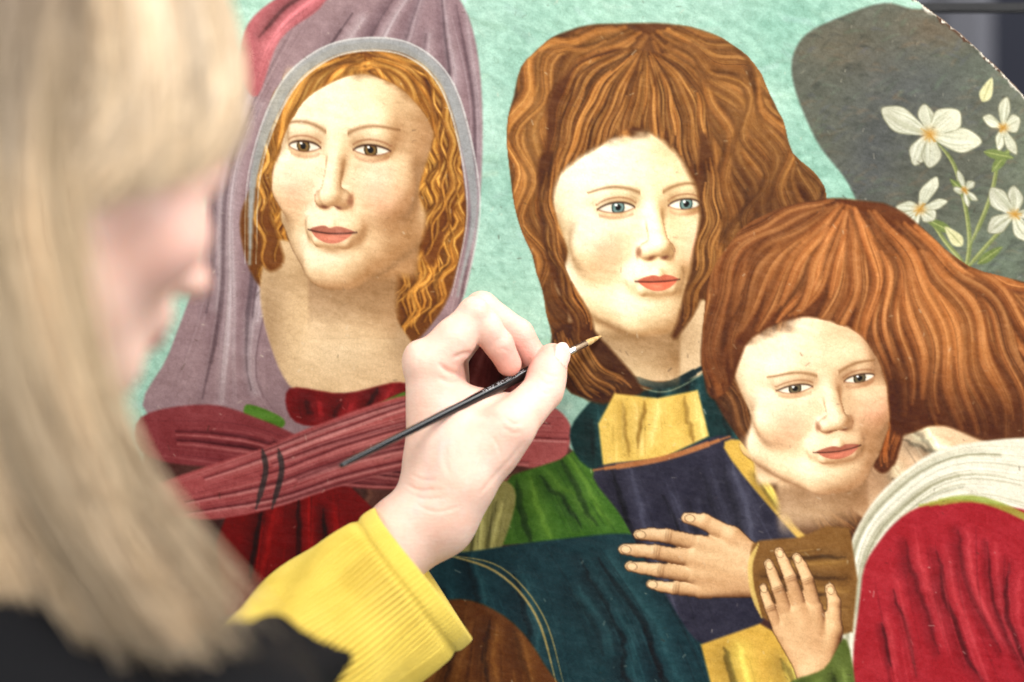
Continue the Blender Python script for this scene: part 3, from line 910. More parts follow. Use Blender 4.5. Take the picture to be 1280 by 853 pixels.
hair([(876, 170), (892, 200), (902, 280), (886, 350), (862, 402), (842, 420), (862, 350), (876, 270)], [[(878, 170), (878, 280), (845, 415)], [(892, 190), (902, 290), (862, 405)]], 60, (78, 46, 22), (138, 88, 44), (196, 142, 80), 3, 60, 48, soft=3)
drape([(748, 530), (768, 492), (822, 498), (872, 488), (886, 545), (830, 572), (754, 584)], (216, 182, 96), [[(760, 492), (758, 582)], [(800, 497), (800, 575)], [(840, 496), (850, 565)], [(875, 490), (882, 550)]], 40, 72, (240, 214, 142), (156, 118, 50), sm=0)
drape([(742, 588), (830, 572), (912, 545), (960, 610), (1003, 680), (950, 780), (880, 806), (830, 740), (780, 650)], (48, 46, 60), [[(745, 590), (830, 760)], [(800, 580), (870, 800)], [(860, 560), (930, 790)], [(912, 548), (1000, 680)]], 60, 73, (84, 84, 100), (24, 22, 32))
stroke([(742, 588), (830, 573), (912, 546)], 7, (182, 116, 68), 0.85, None, 1.4)
drape([(905, 560), (950, 560), (1000, 630), (1010, 680), (985, 660)], (200, 162, 76), [[(910, 560), (990, 660)], [(950, 560), (1008, 680)]], 20, 75)
drape([(876, 806), (950, 780), (985, 800), (1010, 900), (900, 900)], (200, 160, 74), [[(880, 806), (910, 890)], [(925, 792), (950, 890)], [(980, 800), (1005, 890)]], 30, 76, sm=0)

# ---- right figure: russet hair, pale scarf, crimson sleeve
hair([(876, 440), (905, 330), (980, 300), (1070, 420), (1095, 600), (1060, 690), (1010, 672), (960, 600), (905, 520)],
     [[(900, 380), (890, 480), (970, 600), (1040, 680)], [(960, 330), (960, 480), (1010, 580), (1070, 670)], [(1040, 400), (1050, 500), (1085, 640)]], 150, (66, 38, 22), (108, 66, 36), (152, 102, 60), 5, 80, 45)
drape([(1060, 590), (1140, 510), (1230, 540), (1230, 600), (1120, 650), (1070, 640)], (208, 176, 142), [[(1070, 590), (1110, 640)], [(1150, 515), (1200, 600)]], 14, 77)
blob(1085, 600, 40, 34, (140, 100, 70), 0.6)
hair([(1060, 440), (1110, 440), (1130, 520), (1118, 580), (1096, 590), (1080, 540)], [[(1065, 440), (1085, 520), (1098, 588)], [(1110, 440), (1128, 520), (1116, 580)]], 40, (74, 38, 18), (140, 78, 38), (180, 110, 60), 2, 60, 51)
face(1008, 466, 1.32, math.radians(12), math.radians(-8), -0.16, (242, 218, 186), (220, 188, 150), (168, 126, 90), (180, 104, 84), (96, 84, 62), 0.5, 1.02, 4.6, 16.0, 1.0, 0.95, 0.0)
hair([(884, 490), (880, 390), (905, 315), (960, 268), (1050, 248), (1130, 268), (1210, 335), (1330, 385), (1330, 570), (1240, 556), (1170, 530), (1120, 545), (1106, 470), (1070, 416), (1000, 396), (940, 424), (908, 490)],
     [[(1040, 246), (930, 274), (880, 370), (884, 500)], [(1045, 255), (950, 300), (898, 380), (902, 500)], [(1050, 255), (985, 310), (940, 370), (915, 440)], [(1060, 258), (1045, 320), (1025, 360), (1000, 398)], [(1070, 262), (1100, 330), (1100, 420), (1116, 540)],
      [(1090, 265), (1150, 350), (1175, 440), (1190, 535)], [(1120, 275), (1200, 360), (1240, 450), (1270, 555)], [(1160, 290), (1250, 360), (1320, 430), (1335, 560)], [(1150, 272), (1250, 342), (1335, 384), (1345, 480)]],
     600, (84, 46, 22), (150, 90, 48), (206, 146, 92), 6, 130, 46)
hm3_ = poly_mask([(884, 490), (880, 390), (905, 315), (960, 268), (1050, 248), (1130, 268), (1210, 335), (1330, 385), (1330, 570), (1240, 556), (1170, 530), (1120, 545), (1106, 470), (1070, 416), (1000, 396), (940, 424), (908, 490)], 2.0, 6)
blob(1240, 530, 110, 50, (60, 28, 12), 0.6, 0.2, hm3_); blob(1120, 500, 30, 70, (60, 28, 12), 0.55, 0, hm3_); blob(900, 450, 24, 70, (60, 30, 14), 0.45, 0, hm3_); blob(1000, 320, 60, 36, (214, 146, 86), 0.25, -0.5, hm3_); blob(1180, 400, 30, 110, (210, 140, 80), 0.22, -0.6, hm3_)
drape([(1056, 900), (1056, 720), (1080, 645), (1130, 590), (1200, 556), (1340, 556), (1340, 660), (1230, 625), (1150, 632), (1100, 680), (1080, 770), (1080, 900)], (210, 204, 186),
      [[(1058, 880), (1060, 700), (1110, 610), (1200, 558), (1330, 560)], [(1066, 880), (1074, 700), (1125, 622), (1205, 578), (1330, 590)], [(1074, 880), (1086, 710), (1138, 634), (1210, 600), (1330, 620)], [(1082, 880), (1096, 720), (1150, 645), (1230, 625), (1330, 655)]],
      70, 78, (240, 238, 226), (132, 128, 96))
drape([(1076, 740), (1100, 676), (1150, 634), (1230, 628), (1340, 680), (1340, 900), (1090, 900)], (150, 34, 44), [[(1085, 760), (1110, 880)], [(1110, 670), (1150, 880)], [(1180, 632), (1200, 760), (1240, 880)], [(1250, 640), (1250, 760), (1300, 880)], [(1330, 680), (1330, 880)]], 90, 79, (190, 74, 78), (70, 12, 20))
stroke([(1150, 632), (1230, 626), (1340, 676)], 9, (146, 154, 64), 0.8, None, 1.6)
# plain resting hands
painted_hand(962, 722, 1.16, math.radians(82), -1, (226, 192, 150), (198, 156, 114), (112, 74, 46))
drape([(938, 690), (950, 676), (1000, 672), (1062, 660), (1066, 790), (1000, 788), (952, 772), (942, 740)], (120, 84, 44), [[(942, 690), (1060, 670)], [(940, 710), (1062, 700)], [(944, 740), (1064, 740)], [(950, 770), (1064, 785)]], 30, 82, (176, 136, 76), (58, 36, 18), sm=2)
stroke([(948, 680), (938, 705), (941, 740), (952, 772)], 6, (206, 176, 104), 0.9, None, 1.2)
painted_hand(1022, 846, 1.02, math.radians(20), -1, (224, 188, 144), (196, 152, 110), (108, 70, 44))
drape([(985, 856), (1030, 836), (1058, 800), (1066, 900), (990, 900)], (84, 96, 44), [[(990, 856), (1000, 890)], [(1030, 838), (1035, 890)], [(1058, 810), (1062, 890)]], 16, 81)

# age: soft mottling, warm varnish, scattered losses
CAN += ((fbm(14, 14, 91, 3) - 0.5) * 16)[..., None]
CAN += ((fbm(3.2, 3.2, 95, 2) - 0.5) * 13)[..., None]
CAN += ((fbm(220, 200, 97, 4) - 0.5) * 26)[..., None] * np.asarray((1, 0.95, 0.7), np.float32)
for k in range(700):
    x, y = RNG.uniform(-20, 1310), RNG.uniform(-20, 860)
    stroke([(x, y), (x + RNG.normal(0, 2.5), y + RNG.normal(0, 2.5))], RNG.uniform(0.6, 1.6), (214, 204, 184) if RNG.random() < 0.6 else (60, 48, 38), RNG.uniform(0.15, 0.5), None, 0.8, None, False, 0)
dist = TR - np.sqrt((GX - TCX) ** 2 + (GY - TCY) ** 2)
rag = fbm(9, 9, 101, 3) * 9
worn = np.clip((rag + 1.5 - dist) / 3.0, 0, 1)
chipc = np.where((fbm(6, 6, 105, 2) > 0.52)[..., None], np.asarray((214, 206, 192), np.float32), np.asarray((84, 56, 40), np.float32))
CAN += (chipc - CAN) * worn[..., None]
CAN = np.clip(128 + (CAN - 128) * 1.10 - 5, 4, 248)

painting = empty('painting', (W(TCX, TCY, 0)[0], 0.012, W(TCX, TCY, 0)[2]))
tag(painting, 'round panel painting of three robed figures on a green ground', 'painting')
keep = dist > 0.5 + rag * 0.28
H_, W_n = GX.shape
relief = (fine - 0.5) * 0.00012 + (BR1 - 0.5) * 0.00022
V = np.stack([(GX - 640.0) * S, -relief, Z0 + (426.5 - GY) * S], -1).reshape(-1, 3)
ids = np.arange(H_ * W_n).reshape(H_, W_n)
fk = (keep[:-1, :-1] & keep[1:, :-1] & keep[:-1, 1:] & keep[1:, 1:])
quads = np.stack([ids[:-1, :-1], ids[1:, :-1], ids[1:, 1:], ids[:-1, 1:]], -1)[fk]
used = np.zeros(H_ * W_n, dtype=bool); used[quads.ravel()] = True
remap = np.cumsum(used) - 1
me = mesh_np('paint_layer', V[used], remap[quads])
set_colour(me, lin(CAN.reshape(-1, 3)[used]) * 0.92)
pm, pnt, pb = material('old_paint', rough=0.5, spec=0.16, attr='tint')
attr = [n for n in pnt.nodes if n.type == 'ATTRIBUTE'][0]
tc = pnt.nodes.new('ShaderNodeTexCoord')
vor = pnt.nodes.new('ShaderNodeTexVoronoi')
vor.feature = 'DISTANCE_TO_EDGE'
vor.inputs['Scale'].default_value = 230
warp = noise_node(pnt, 40, 3, tc.outputs['Object'])
addv = pnt.nodes.new('ShaderNodeMixRGB'); addv.blend_type = 'ADD'; addv.inputs[0].default_value = 0.02
pnt.links.new(tc.outputs['Object'], addv.inputs[1]); pnt.links.new(warp.outputs['Color'], addv.inputs[2])
pnt.links.new(addv.outputs[0], vor.inputs['Vector'])
crk = ramp(pnt, vor.outputs['Distance'], 0.0, (0.86, 0.85, 0.82), 0.03, (1, 1, 1))
gr = noise_node(pnt, 900, 3, tc.outputs['Object'], 0.6)
grr = ramp(pnt, gr.outputs[0], 0.25, (0.86, 0.86, 0.86), 0.75, (1.1, 1.1, 1.08))
c1 = mul_colour(pnt, attr.outputs['Color'], crk.outputs[0])
c2 = mul_colour(pnt, c1, grr.outputs[0])
pnt.links.new(c2, pb.inputs['Base Color'])
b1 = bump(pnt, pb, crk.outputs[0], 0.25, 0.0003)
bump(pnt, pb, gr.outputs[0], 0.25, 0.0004, b1)
o = link('paint_layer', me, None, pm)
attach(o, painting)
# wooden panel behind the paint
nseg = 360
ang = np.linspace(0, 2 * math.pi, nseg, endpoint=False)
prof = [(0.0, 0.0012), (TR * S - 0.0016, 0.0012), (TR * S - 0.0004, 0.0026), (TR * S, 0.006), (TR * S, 0.020), (TR * S - 0.003, 0.023), (0.0, 0.023)]
pv, pf = [], []
cxw, czw = W(TCX, TCY, 0)[0], W(TCX, TCY, 0)[2]
jag = np.random.default_rng(5).normal(0, 0.00025, nseg)
for (r_, y_) in prof:
    rr = np.maximum(r_ + (jag if r_ > 0.1 else 0), 0.0005)
    pv.append(np.stack([cxw + rr * np.cos(ang), np.full(nseg, y_), czw + rr * np.sin(ang)], 1))
pv = np.vstack(pv)
for k in range(len(prof) - 1):
    i = np.arange(nseg); j = (i + 1) % nseg
    pf.append(np.stack([k * nseg + i, k * nseg + j, (k + 1) * nseg + j, (k + 1) * nseg + i], 1))
wdm, wdn, wdb = material('panel_wood', (0.12, 0.075, 0.045), 0.7)
nz = noise_node(wdn, 30, 5)
wdn.links.new(ramp(wdn, nz.outputs[0], 0.3, (0.06, 0.036, 0.022), 0.7, (0.17, 0.11, 0.07)).outputs[0], wdb.inputs['Base Color'])
attach(link('wooden_panel', mesh_np('wooden_panel', pv, np.vstack(pf)), None, wdm), painting)

# ------------------------------------------------------------------ the person
person = empty('person', W(0, 1500, -0.48))
tag(person, 'blonde person in black vest and yellow ribbed jumper touching brush to the painting', 'person')

# ---- right hand, wrist and forearm
J = {}
for k, (px, py, y, r) in dict(
    i0=(537, 457, -70, 14.0), i1=(592, 395, -65, 9.6), i2=(623, 430, -59, 8.3), i3=(636, 455, -54, 7.4),
    m0=(550, 445, -51, 13.0), m1=(602, 386, -46, 9.8), m2=(648, 418, -41, 8.6), m3=(668, 448, -38, 7.8),
    r0=(556, 444, -34, 12.0), r1=(606, 392, -29, 9.0), r2=(648, 424, -25, 8.0), r3=(664, 450, -24, 7.0),
    p0=(562, 446, -21, 10.5), p1=(606, 398, -16, 7.6), p2=(640, 428, -13, 6.8), p3=(652, 450, -13, 6.2),
    t0=(572, 606, -78, 19.0), t1=(635, 536, -78, 14.0), t2=(679, 488, -54, 11.3), t3=(691, 449, -43, 9.2),
    ib=(549, 590, -70, 18.0), mb=(556, 600, -54, 17.0), rb=(560, 605, -42, 16.0), pb=(565, 605, -28, 13.0),
    w0=(543, 646, -76, 20.5), w1=(546, 642, -52, 20.0), f0=(506, 668, -78, 20.5), f1=(506, 668, -60, 20.5), el=(240, 985, -150, 30.0)).items():
    J[k] = (W(px, py, y / 1000.0) * 1000.0, r)
ORG = J['ib'][0].copy()


def jc(P, a, b, ra=None, rb=None):
    return sd_cap(P, (J[a][0] - ORG).astype(np.float32), (J[b][0] - ORG).astype(np.float32), ra or J[a][1], rb or J[b][1])


def loc(px, py, y):
    return (W(px, py, y / 1000.0) * 1000.0 - ORG).astype(np.float32)


# thumb nail frame
tdir = J['t3'][0] - J['t2'][0]; tdir /= np.linalg.norm(tdir)
tn = np.array([0.72, -0.55, 0.30]); tn -= tdir * (tn @ tdir); tn /= np.linalg.norm(tn)
ts = np.cross(tdir, tn)
NAILR = np.stack([ts, tdir, tn], 1).astype(np.float32)
NAILC = (J['t3'][0] - ORG + tn * 6.9 + tdir * 1.5).astype(np.float32)


def hand_sdf(P):
    palm = jc(P, 'ib', 'i0')
    for a, b in (('mb', 'm0'), ('rb', 'r0'), ('pb', 'p0')):
        palm = smin(palm, jc(P, a, b), 9)
    wrist = smin(jc(P, 'w0', 'w1'), jc(P, 'ib', 'w0'), 10)
    wrist = smin(wrist, jc(P, 'rb', 'w1', 15, 19), 10)
    wrist = smin(wrist, smin(jc(P, 'w0', 'f0'), jc(P, 'w1', 'f1'), 8), 10)
    wrist = smin(wrist, smin(jc(P, 'f0', 'el'), jc(P, 'f1', 'el'), 8), 10)
    palm = smin(palm, wrist, 14)
    th = smin(jc(P, 't0', 't1'), jc(P, 'w0', 't0'), 10)
    th = smin(th, jc(P, 't1', 't2'), 6)
    th = smin(th, jc(P, 't2', 't3', 10.8, 9.2), 4)
    th = smin(th, sd_ell(P, loc(683, 470, -50), (11.0, 10.0, 12.5)), 4)
    web = sd_cap(P, loc(556, 512, -68), loc(620, 514, -54), 16.0, 12.0)
    web = smin(web, sd_cap(P, loc(560, 560, -74), loc(612, 560, -74), 18.0, 16.5), 10)
    palm = smin(palm, web, 9)
    hand = smin(palm, th, 8)
    # index
    ix = sd_cap(P, (J['i0'][0] - ORG).astype(np.float32), loc(568, 424, -69), 14.0, 12.0)
    ix = smin(ix, sd_cap(P, loc(568, 424, -69), (J['i1'][0] - ORG).astype(np.float32), 11.8, 9.6), 3)
    ix2 = smin(jc(P, 'i1', 'i2'), jc(P, 'i2', 'i3'), 3)
    ix2 = smin(ix2, sd_ell(P, loc(607, 410, -63), (9.6, 9.4, 9.8)), 3)
    ix = smin(ix, ix2, 1.6)
    hand = smin(hand, ix, 3.0)
    for a in 'mrp':
        fg = smin(jc(P, a + '0', a + '1'), smin(jc(P, a + '1', a + '2'), jc(P, a + '2', a + '3'), 3), 2)
        hand = smin(hand, fg, 1.2)
    # the nail plate of the thumb
    hand = smin(hand, sd_ell(P, NAILC, (6.4, 8.2, 2.6), NAILR), 0.5)
    # faint tendon and knuckle ridges
    hand = smin(hand, sd_ell(P, loc(519, 448, -73), (5, 7, 8)), 8)
    hand = smin(hand, sd_ell(P, loc(593, 386, -67), (6.5, 7.0, 6)), 5)
    return hand


lo = W(395, 740, -0.15) * 1000 - ORG
hi = W(730, 345, -0.002) * 1000 - ORG
hv, hf = surface_nets(hand_sdf, [lo[0], -75, lo[2]], [hi[0] + 4, ORG[1] * -1 - 2.5, hi[2] + 6], 1.0, 2)
hv = (hv + ORG) / 1000.0


def crease(v, nrm, pts, depth, width, side=0.0):
    px, py = to_px(v)
    p = catmull(pts, 6)
    d2 = np.full(len(v), 1e9)
    tt = np.zeros(len(v))
    for i in range(len(p) - 1):
        a, b = p[i], p[i + 1]
        e = b - a
        t = np.clip(((px - a[0]) * e[0] + (py - a[1]) * e[1]) / (e @ e + 1e-9), 0, 1)
        d = (px - a[0] - t * e[0]) ** 2 + (py - a[1] - t * e[1]) ** 2
        m = d < d2
        d2[m] = d[m]; tt[m] = (i + t[m]) / (len(p) - 1)
    fade = np.clip(4 * np.minimum(tt, 1 - tt) + 0.25, 0, 1)
    front = nrm[:, 1] < -0.05
    amt = depth * (np.exp(-d2 / width ** 2) - 0.35 * np.exp(-d2 / (2.6 * width) ** 2)) * fade * front
    return v - nrm * amt[:, None]


HN = vnormals(hv, hf)
if HN[np.argmin(hv[:, 1]), 1] > 0:
    hf = hf[:, ::-1]; HN = -HN
for pts, dp, wd in (([(550, 456), (560, 464), (576, 469)], 0.0016, 3.2), ([(566, 448), (578, 443), (592, 441)], 0.0014, 3.0),
                    ([(548, 472), (562, 478), (578, 477)], 0.0007, 3.0),
                    ([(672, 470), (682, 480), (694, 480)], 0.0006, 2.0), ([(676, 462), (688, 470), (700, 470)], 0.0005, 2.0), ([(668, 482), (678, 491), (690, 492)], 0.0005, 2.0),
                    ([(632, 524), (642, 530), (652, 528)], 0.0006, 2.5), ([(628, 534), (640, 541), (652, 540)], 0.0005, 2.5),
                    ([(512, 592), (528, 600), (548, 600)], 0.0005, 2.2), ([(506, 604), (524, 613), (550, 612)], 0.0006, 2.4), ([(512, 618), (534, 624), (556, 622)], 0.0004, 2.4),
                    ([(655, 552), (640, 572), (618, 596), (596, 622)], 0.0006, 3.0), ([(566, 500), (600, 520), (630, 522)], 0.0005, 5.0),
                    ([(606, 384), (598, 377), (586, 376)], 0.0005, 1.6), ([(608, 390), (600, 384), (588, 384)], 0.0004, 1.6), ([(633, 424), (626, 422), (618, 428)], 0.0004, 1.6), ([(531, 436), (524, 446), (522, 458)], 0.0004, 2.2), ([(560, 540), (556, 570), (562, 596)], 0.0004, 4.0), ([(600, 560), (590, 585), (584, 610)], 0.0004, 3.0), ([(520, 632), (546, 640), (574, 634)], 0.0005, 2.2), ([(612, 544), (622, 556), (626, 572)], 0.0004, 2.6), ([(636, 440), (628, 436), (620, 440)], 0.0004, 1.8)):
    hv = crease(hv, HN, pts, dp, wd)

ev, ef = surface_nets(head_sdf, (-88, -125, -215), (88, 128, 118), 2.6, 2)
YAW, PIT = math.radians(-55), math.radians(-20)
ROT = np.array(Matrix.Rotation(YAW, 3, 'Z') @ Matrix.Rotation(PIT, 3, 'X'))
NOSE = W(259, 362, -0.42)
HC = NOSE - ROT @ np.array([0, 0.119, -0.038])
if vnormals(ev, ef)[np.argmax(ev[:, 1]), 1] < 0:
    ef = ef[:, ::-1]
eloc = ev.copy()
ev = (ROT @ (ev / 1000.0).T).T + HC
FWD = np.array([math.sin(-YAW), math.cos(YAW), 0.0])
RGT = np.array([FWD[1], -FWD[0], 0.0])

# ---- torso and upper arm (inside the clothes)
NECK = HC + np.array([0, 0, -0.20]) - FWD * 0.07
SHO = W(290, 985, -0.45)
SHL = NECK + (NECK - SHO) * np.array([1, 1, 0]) * 0.9 + np.array([0, 0, -0.08])
CHEST = (SHO + SHL) / 2 + np.array([0, 0, -0.17])
ELB = J['el'][0] / 1000.0


def torso_sdf(P, grow=0.0):
    f = lambda a: np.asarray(a, dtype=np.float32)
    ax = (SHO - SHL); ax[2] = 0; ax /= np.linalg.norm(ax)
    R_ = np.stack([ax, np.cross([0, 0, 1.0], ax), [0, 0, 1.0]], 1).astype(np.float32)
    d = sd_ell(P, f(CHEST), (0.165, 0.115, 0.24), R_)
    d = smin(d, sd_cap(P, f(SHO), f(SHL), 0.050, 0.050), 0.06)
    d = smin(d, sd_cap(P, f(NECK - [0, 0, .02]), f((SHO + SHL) / 2 + [0, 0, -0.03]), 0.055, 0.07), 0.05)
    return d - grow


def torso_arm(P):
    f = lambda a: np.asarray(a, dtype=np.float32)
    d = torso_sdf(P)
    d = smin(d, sd_cap(P, f(SHO), f(ELB), 0.040, 0.033), 0.03)
    return smin(d, sd_cap(P, f(ELB), f(J['f0'][0] / 1000), 0.033, 0.019), 0.02)


pts = np.stack([SHO, SHL, CHEST, NECK, ELB])
lo = pts.min(0) - 0.2; hi = pts.max(0) + 0.12
lo[2] = CHEST[2] - 0.20
bv, bf = surface_nets(torso_arm, lo, hi, 0.009, 1)
if vnormals(bv, bf)[np.argmax(bv[:, 2]), 2] < 0:
    bf = bf[:, ::-1]

allv = np.vstack([hv, ev, bv])
allf = np.vstack([hf, ef + len(hv), bf + len(hv) + len(ev)])
me = mesh_np('body', allv, allf)
skin = np.tile(np.array([0.80, 0.57, 0.465]), (len(allv), 1))


def redden(c, v, p, r, col, a):
    g = a * np.exp(-((v - p) ** 2).sum(1) / r ** 2)
    c += (np.asarray(col) - c) * g[:, None]


hc_ = skin[:len(hv)]
for k, r_, a in (('i3', 0.014, 0.9), ('i2', 0.011, 0.25), ('m3', 0.014, 0.7), ('t3', 0.011, 0.5), ('r3', 0.013, 0.6), ('t1', 0.014, 0.28), ('m2', 0.013, 0.3), ('t2', 0.013, 0.3), ('i1', 0.010, 0.35), ('m1', 0.010, 0.35), ('i0', 0.012, 0.18)):
    redden(hc_, hv, J[k][0] / 1000.0, r_, (0.76, 0.38, 0.32), a)
redden(hc_, hv, W(584, 470, -0.055), 0.02, (0.72, 0.34, 0.27), 0.5)
redden(hc_, hv, W(566, 470, -0.083), 0.012, (0.78, 0.46, 0.36), 0.4)
vx, vy = to_px(hv)
for vein in ([(540, 600), (552, 560), (548, 520), (556, 486)], [(520, 640), (534, 602), (530, 560)], [(552, 560), (575, 540), (590, 520)]):
    pv_ = catmull(vein, 8)
    dv = np.min(np.stack([(vx - a_[0]) ** 2 + (vy - a_[1]) ** 2 for a_ in pv_]), 0)
    hc_ += (np.array([0.66, 0.53, 0.50]) - hc_) * (0.30 * np.exp(-dv / 5.0 ** 2) * (HN[:, 1] < 0))[:, None]
nl = (hv - (NAILC + ORG) / 1000.0) @ NAILR
onnail = (np.abs(nl[:, 0]) / 0.0062) ** 2.6 + (np.abs(nl[:, 1]) / 0.0080) ** 2.6 < 1
onnail &= nl[:, 2] > -0.0008
ring = (np.abs(nl[:, 0]) / 0.0070) ** 2.6 + (np.abs(nl[:, 1]) / 0.0090) ** 2.6 < 1
ring &= nl[:, 2] > -0.002
hc_[ring] = (0.66, 0.36, 0.29)
hc_[onnail] = (0.86, 0.58, 0.50)
tip = onnail & (nl[:, 1] > 0.0055)
hc_[tip] = (0.88, 0.76, 0.68)
hd = skin[len(hv):len(hv) + len(ev)]
for s in (-1, 1):
    redden(hd, eloc, np.array([48 * s, 66, -36]), 32, (0.84, 0.42, 0.36), 0.5)
    redden(hd, eloc, np.array([76 * s, -10, -14]), 22, (0.78, 0.40, 0.33), 0.5)
for s in (-1, 1):
    redden(hd, eloc, np.array([33 * s, 86, 1]), 7, (0.16, 0.09, 0.07), 0.75)
    for q_ in (-10, 0, 10, 18):
        redden(hd, eloc, np.array([(30 + q_) * s, 84 - abs(q_) * 0.3, 20 - abs(q_) * 0.15]), 5, (0.36, 0.24, 0.15), 0.6)
redden(hd, eloc, np.array([0, 115, -38]), 16, (0.80, 0.42, 0.36), 0.6)
lipm = (np.abs(eloc[:, 2] + 69) < 9) & (eloc[:, 1] > 88) & (np.abs(eloc[:, 0]) < 22)
hd *= 1.06
hd[lipm] = (0.55, 0.20, 0.18)
scalp = (eloc[:, 2] > 12 + 0.75 * np.clip(eloc[:, 1], -80, 90)) | (eloc[:, 1] < -30) & (eloc[:, 2] > -70)
hd[scalp] = (0.30, 0.21, 0.14)
set_colour(me, skin)
sm, snt, sb = material('skin', rough=0.48, spec=0.4, attr='tint')
sb.inputs['Subsurface Weight'].default_value = 0.35
sb.inputs['Subsurface Radius'].default_value = (1.0, 0.35, 0.2)
sb.inputs['Subsurface Scale'].default_value = 0.006
tc = snt.nodes.new('ShaderNodeTexCoord')
at = [n for n in snt.nodes if n.type == 'ATTRIBUTE'][0]
n1 = noise_node(snt, 55, 5, tc.outputs['Object'], 0.6)
rr = ramp(snt, n1.outputs[0], 0.3, (0.93, 0.82, 0.78), 0.7, (1.0, 1.0, 1.0))
snt.links.new(mul_colour(snt, at.outputs['Color'], rr.outputs[0]), sb.inputs['Base Color'])
v1 = snt.nodes.new('ShaderNodeTexVoronoi'); v1.inputs['Scale'].default_value = 1100
snt.links.new(tc.outputs['Object'], v1.inputs['Vector'])
n2 = noise_node(snt, 260, 4, tc.outputs['Object'])
b1 = bump(snt, sb, n2.outputs[0], 0.30, 0.0008)
b2_ = bump(snt, sb, v1.outputs['Distance'], 0.22, 0.0004, b1)
wv = snt.nodes.new('ShaderNodeTexWave'); wv.inputs['Scale'].default_value = 130; wv.inputs['Distortion'].default_value = 9; wv.inputs['Detail'].default_value = 3; wv.inputs['Detail Scale'].default_value = 2.0
wv.bands_direction = 'Z'
snt.links.new(tc.outputs['Object'], wv.inputs['Vector'])
bump(snt, sb, wv.outputs['Fac'], 0.10, 0.0005, b2_)
attach(link('body', me, None, sm), person)

# ---- hair: strands that leave a parting and hang in a bob
def strands(n, kind, seed):
    r = np.random.default_rng(seed)
    out = []; tint = []
    rad = np.array([0.084, 0.103, 0.091])      # right, forward, up
    top = HC + ROT @ np.array([0, -0.012, 0.032]) - FWD * 0.013
    nseg = 17
    for k in range(n):
        lock = r.integers(0, 10 ** 6) % 420
        lr = np.random.default_rng(1000 + lock + (0 if kind == 'bob' else 5000))
        if kind == 'bob':
            ph = math.radians(101 + 211 * lr.random() + r.normal(0, 1.6))
            wave, tone, lift = lr.uniform(-1, 1), lr.random(), lr.uniform(0.0, 0.016)
            tone = 0.15 * tone + 0.85 * (0.5 + 0.30 * math.sin(ph * 17.0 + 1.2) + 0.24 * math.sin(ph * 41.0) )
            lift += r.uniform(0, 0.012)
            length = 0.245 + lr.uniform(-0.005, 0.005) + r.uniform(-0.026, 0.006)
            t = np.linspace(0, 1, nseg)
            th = np.radians(8 + 100 * np.clip(t / 0.36, 0, 1))
            ph_t = ph + np.radians(lr.uniform(-20, 20)) * (1 - np.clip(t / 0.36, 0, 1))
            c, s_ = np.cos(ph_t), np.sin(ph_t)
            sc = 1 + lift / 0.09
            p = top[None] + (RGT[None] * (rad[0] * np.sin(th) * s_)[:, None] + FWD[None] * (rad[1] * np.sin(th) * c)[:, None]) * sc
            p[:, 2] += rad[2] * np.cos(th) * sc
            u = np.clip((t - 0.36) / 0.64, 0, 1)
            p[:, 2] -= u * length
            front = np.clip((math.radians(175) - ph) / math.radians(80), 0, 1)
            p += FWD[None] * (0.008 * u + 0.100 * front * u ** 2.8)[:, None]
            p += RGT[None] * (0.012 * np.sin(u * 3.0 + wave) * wave - 0.006 * u)[:, None]
            p += FWD[None] * (0.005 * np.sin(u * 7.0 + 6 * wave))[:, None]
            jit = r.normal(0, 0.0018, 3)
            p += jit[None] * (0.4 + 1.0 * u)[:, None]
        else:
            tone, wave = 0.15 + 0.7 * lr.random(), lr.uniform(-1, 1)
            lift = lr.uniform(0.002, 0.009) + r.uniform(0, 0.005)
            t = np.linspace(0, 1, nseg)
            e_ = lr.random()
            a0 = math.radians(lr.uniform(-70, 98) + r.normal(0, 2))
            a1 = max(math.radians(22 + 88 * e_ + r.normal(0, 2)), a0)
            th1 = 93 + r.normal(0, 1.5)
            drop = 0.026 + 0.050 * e_ + r.normal(0, 0.002)
            ph_t = a0 + (a1 - a0) * np.clip(t, 0, 1) ** 1.5
            th = np.radians(12 + (th1 - 12) * t ** 0.85)
            c, s_ = np.cos(ph_t), np.sin(ph_t)
            sc = 1 + lift / 0.09
            p = top[None] + (RGT[None] * (rad[0] * np.sin(th) * s_)[:, None] + FWD[None] * ((rad[1] + 0.003) * np.sin(th) * c)[:, None]) * sc
            p[:, 2] += rad[2] * np.cos(th) * sc
            p[:, 2] -= drop * t ** 2.2
            p += r.normal(0, 0.0012, 3)[None] * t[:, None]
        out.append(p)
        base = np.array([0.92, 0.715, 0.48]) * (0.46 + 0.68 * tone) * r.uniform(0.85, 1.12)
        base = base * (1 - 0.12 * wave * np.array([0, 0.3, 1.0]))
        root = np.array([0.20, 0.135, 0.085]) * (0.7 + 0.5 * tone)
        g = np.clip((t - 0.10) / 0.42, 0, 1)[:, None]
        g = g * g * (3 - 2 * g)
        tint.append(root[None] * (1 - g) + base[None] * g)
    return np.stack(out), np.stack(tint)


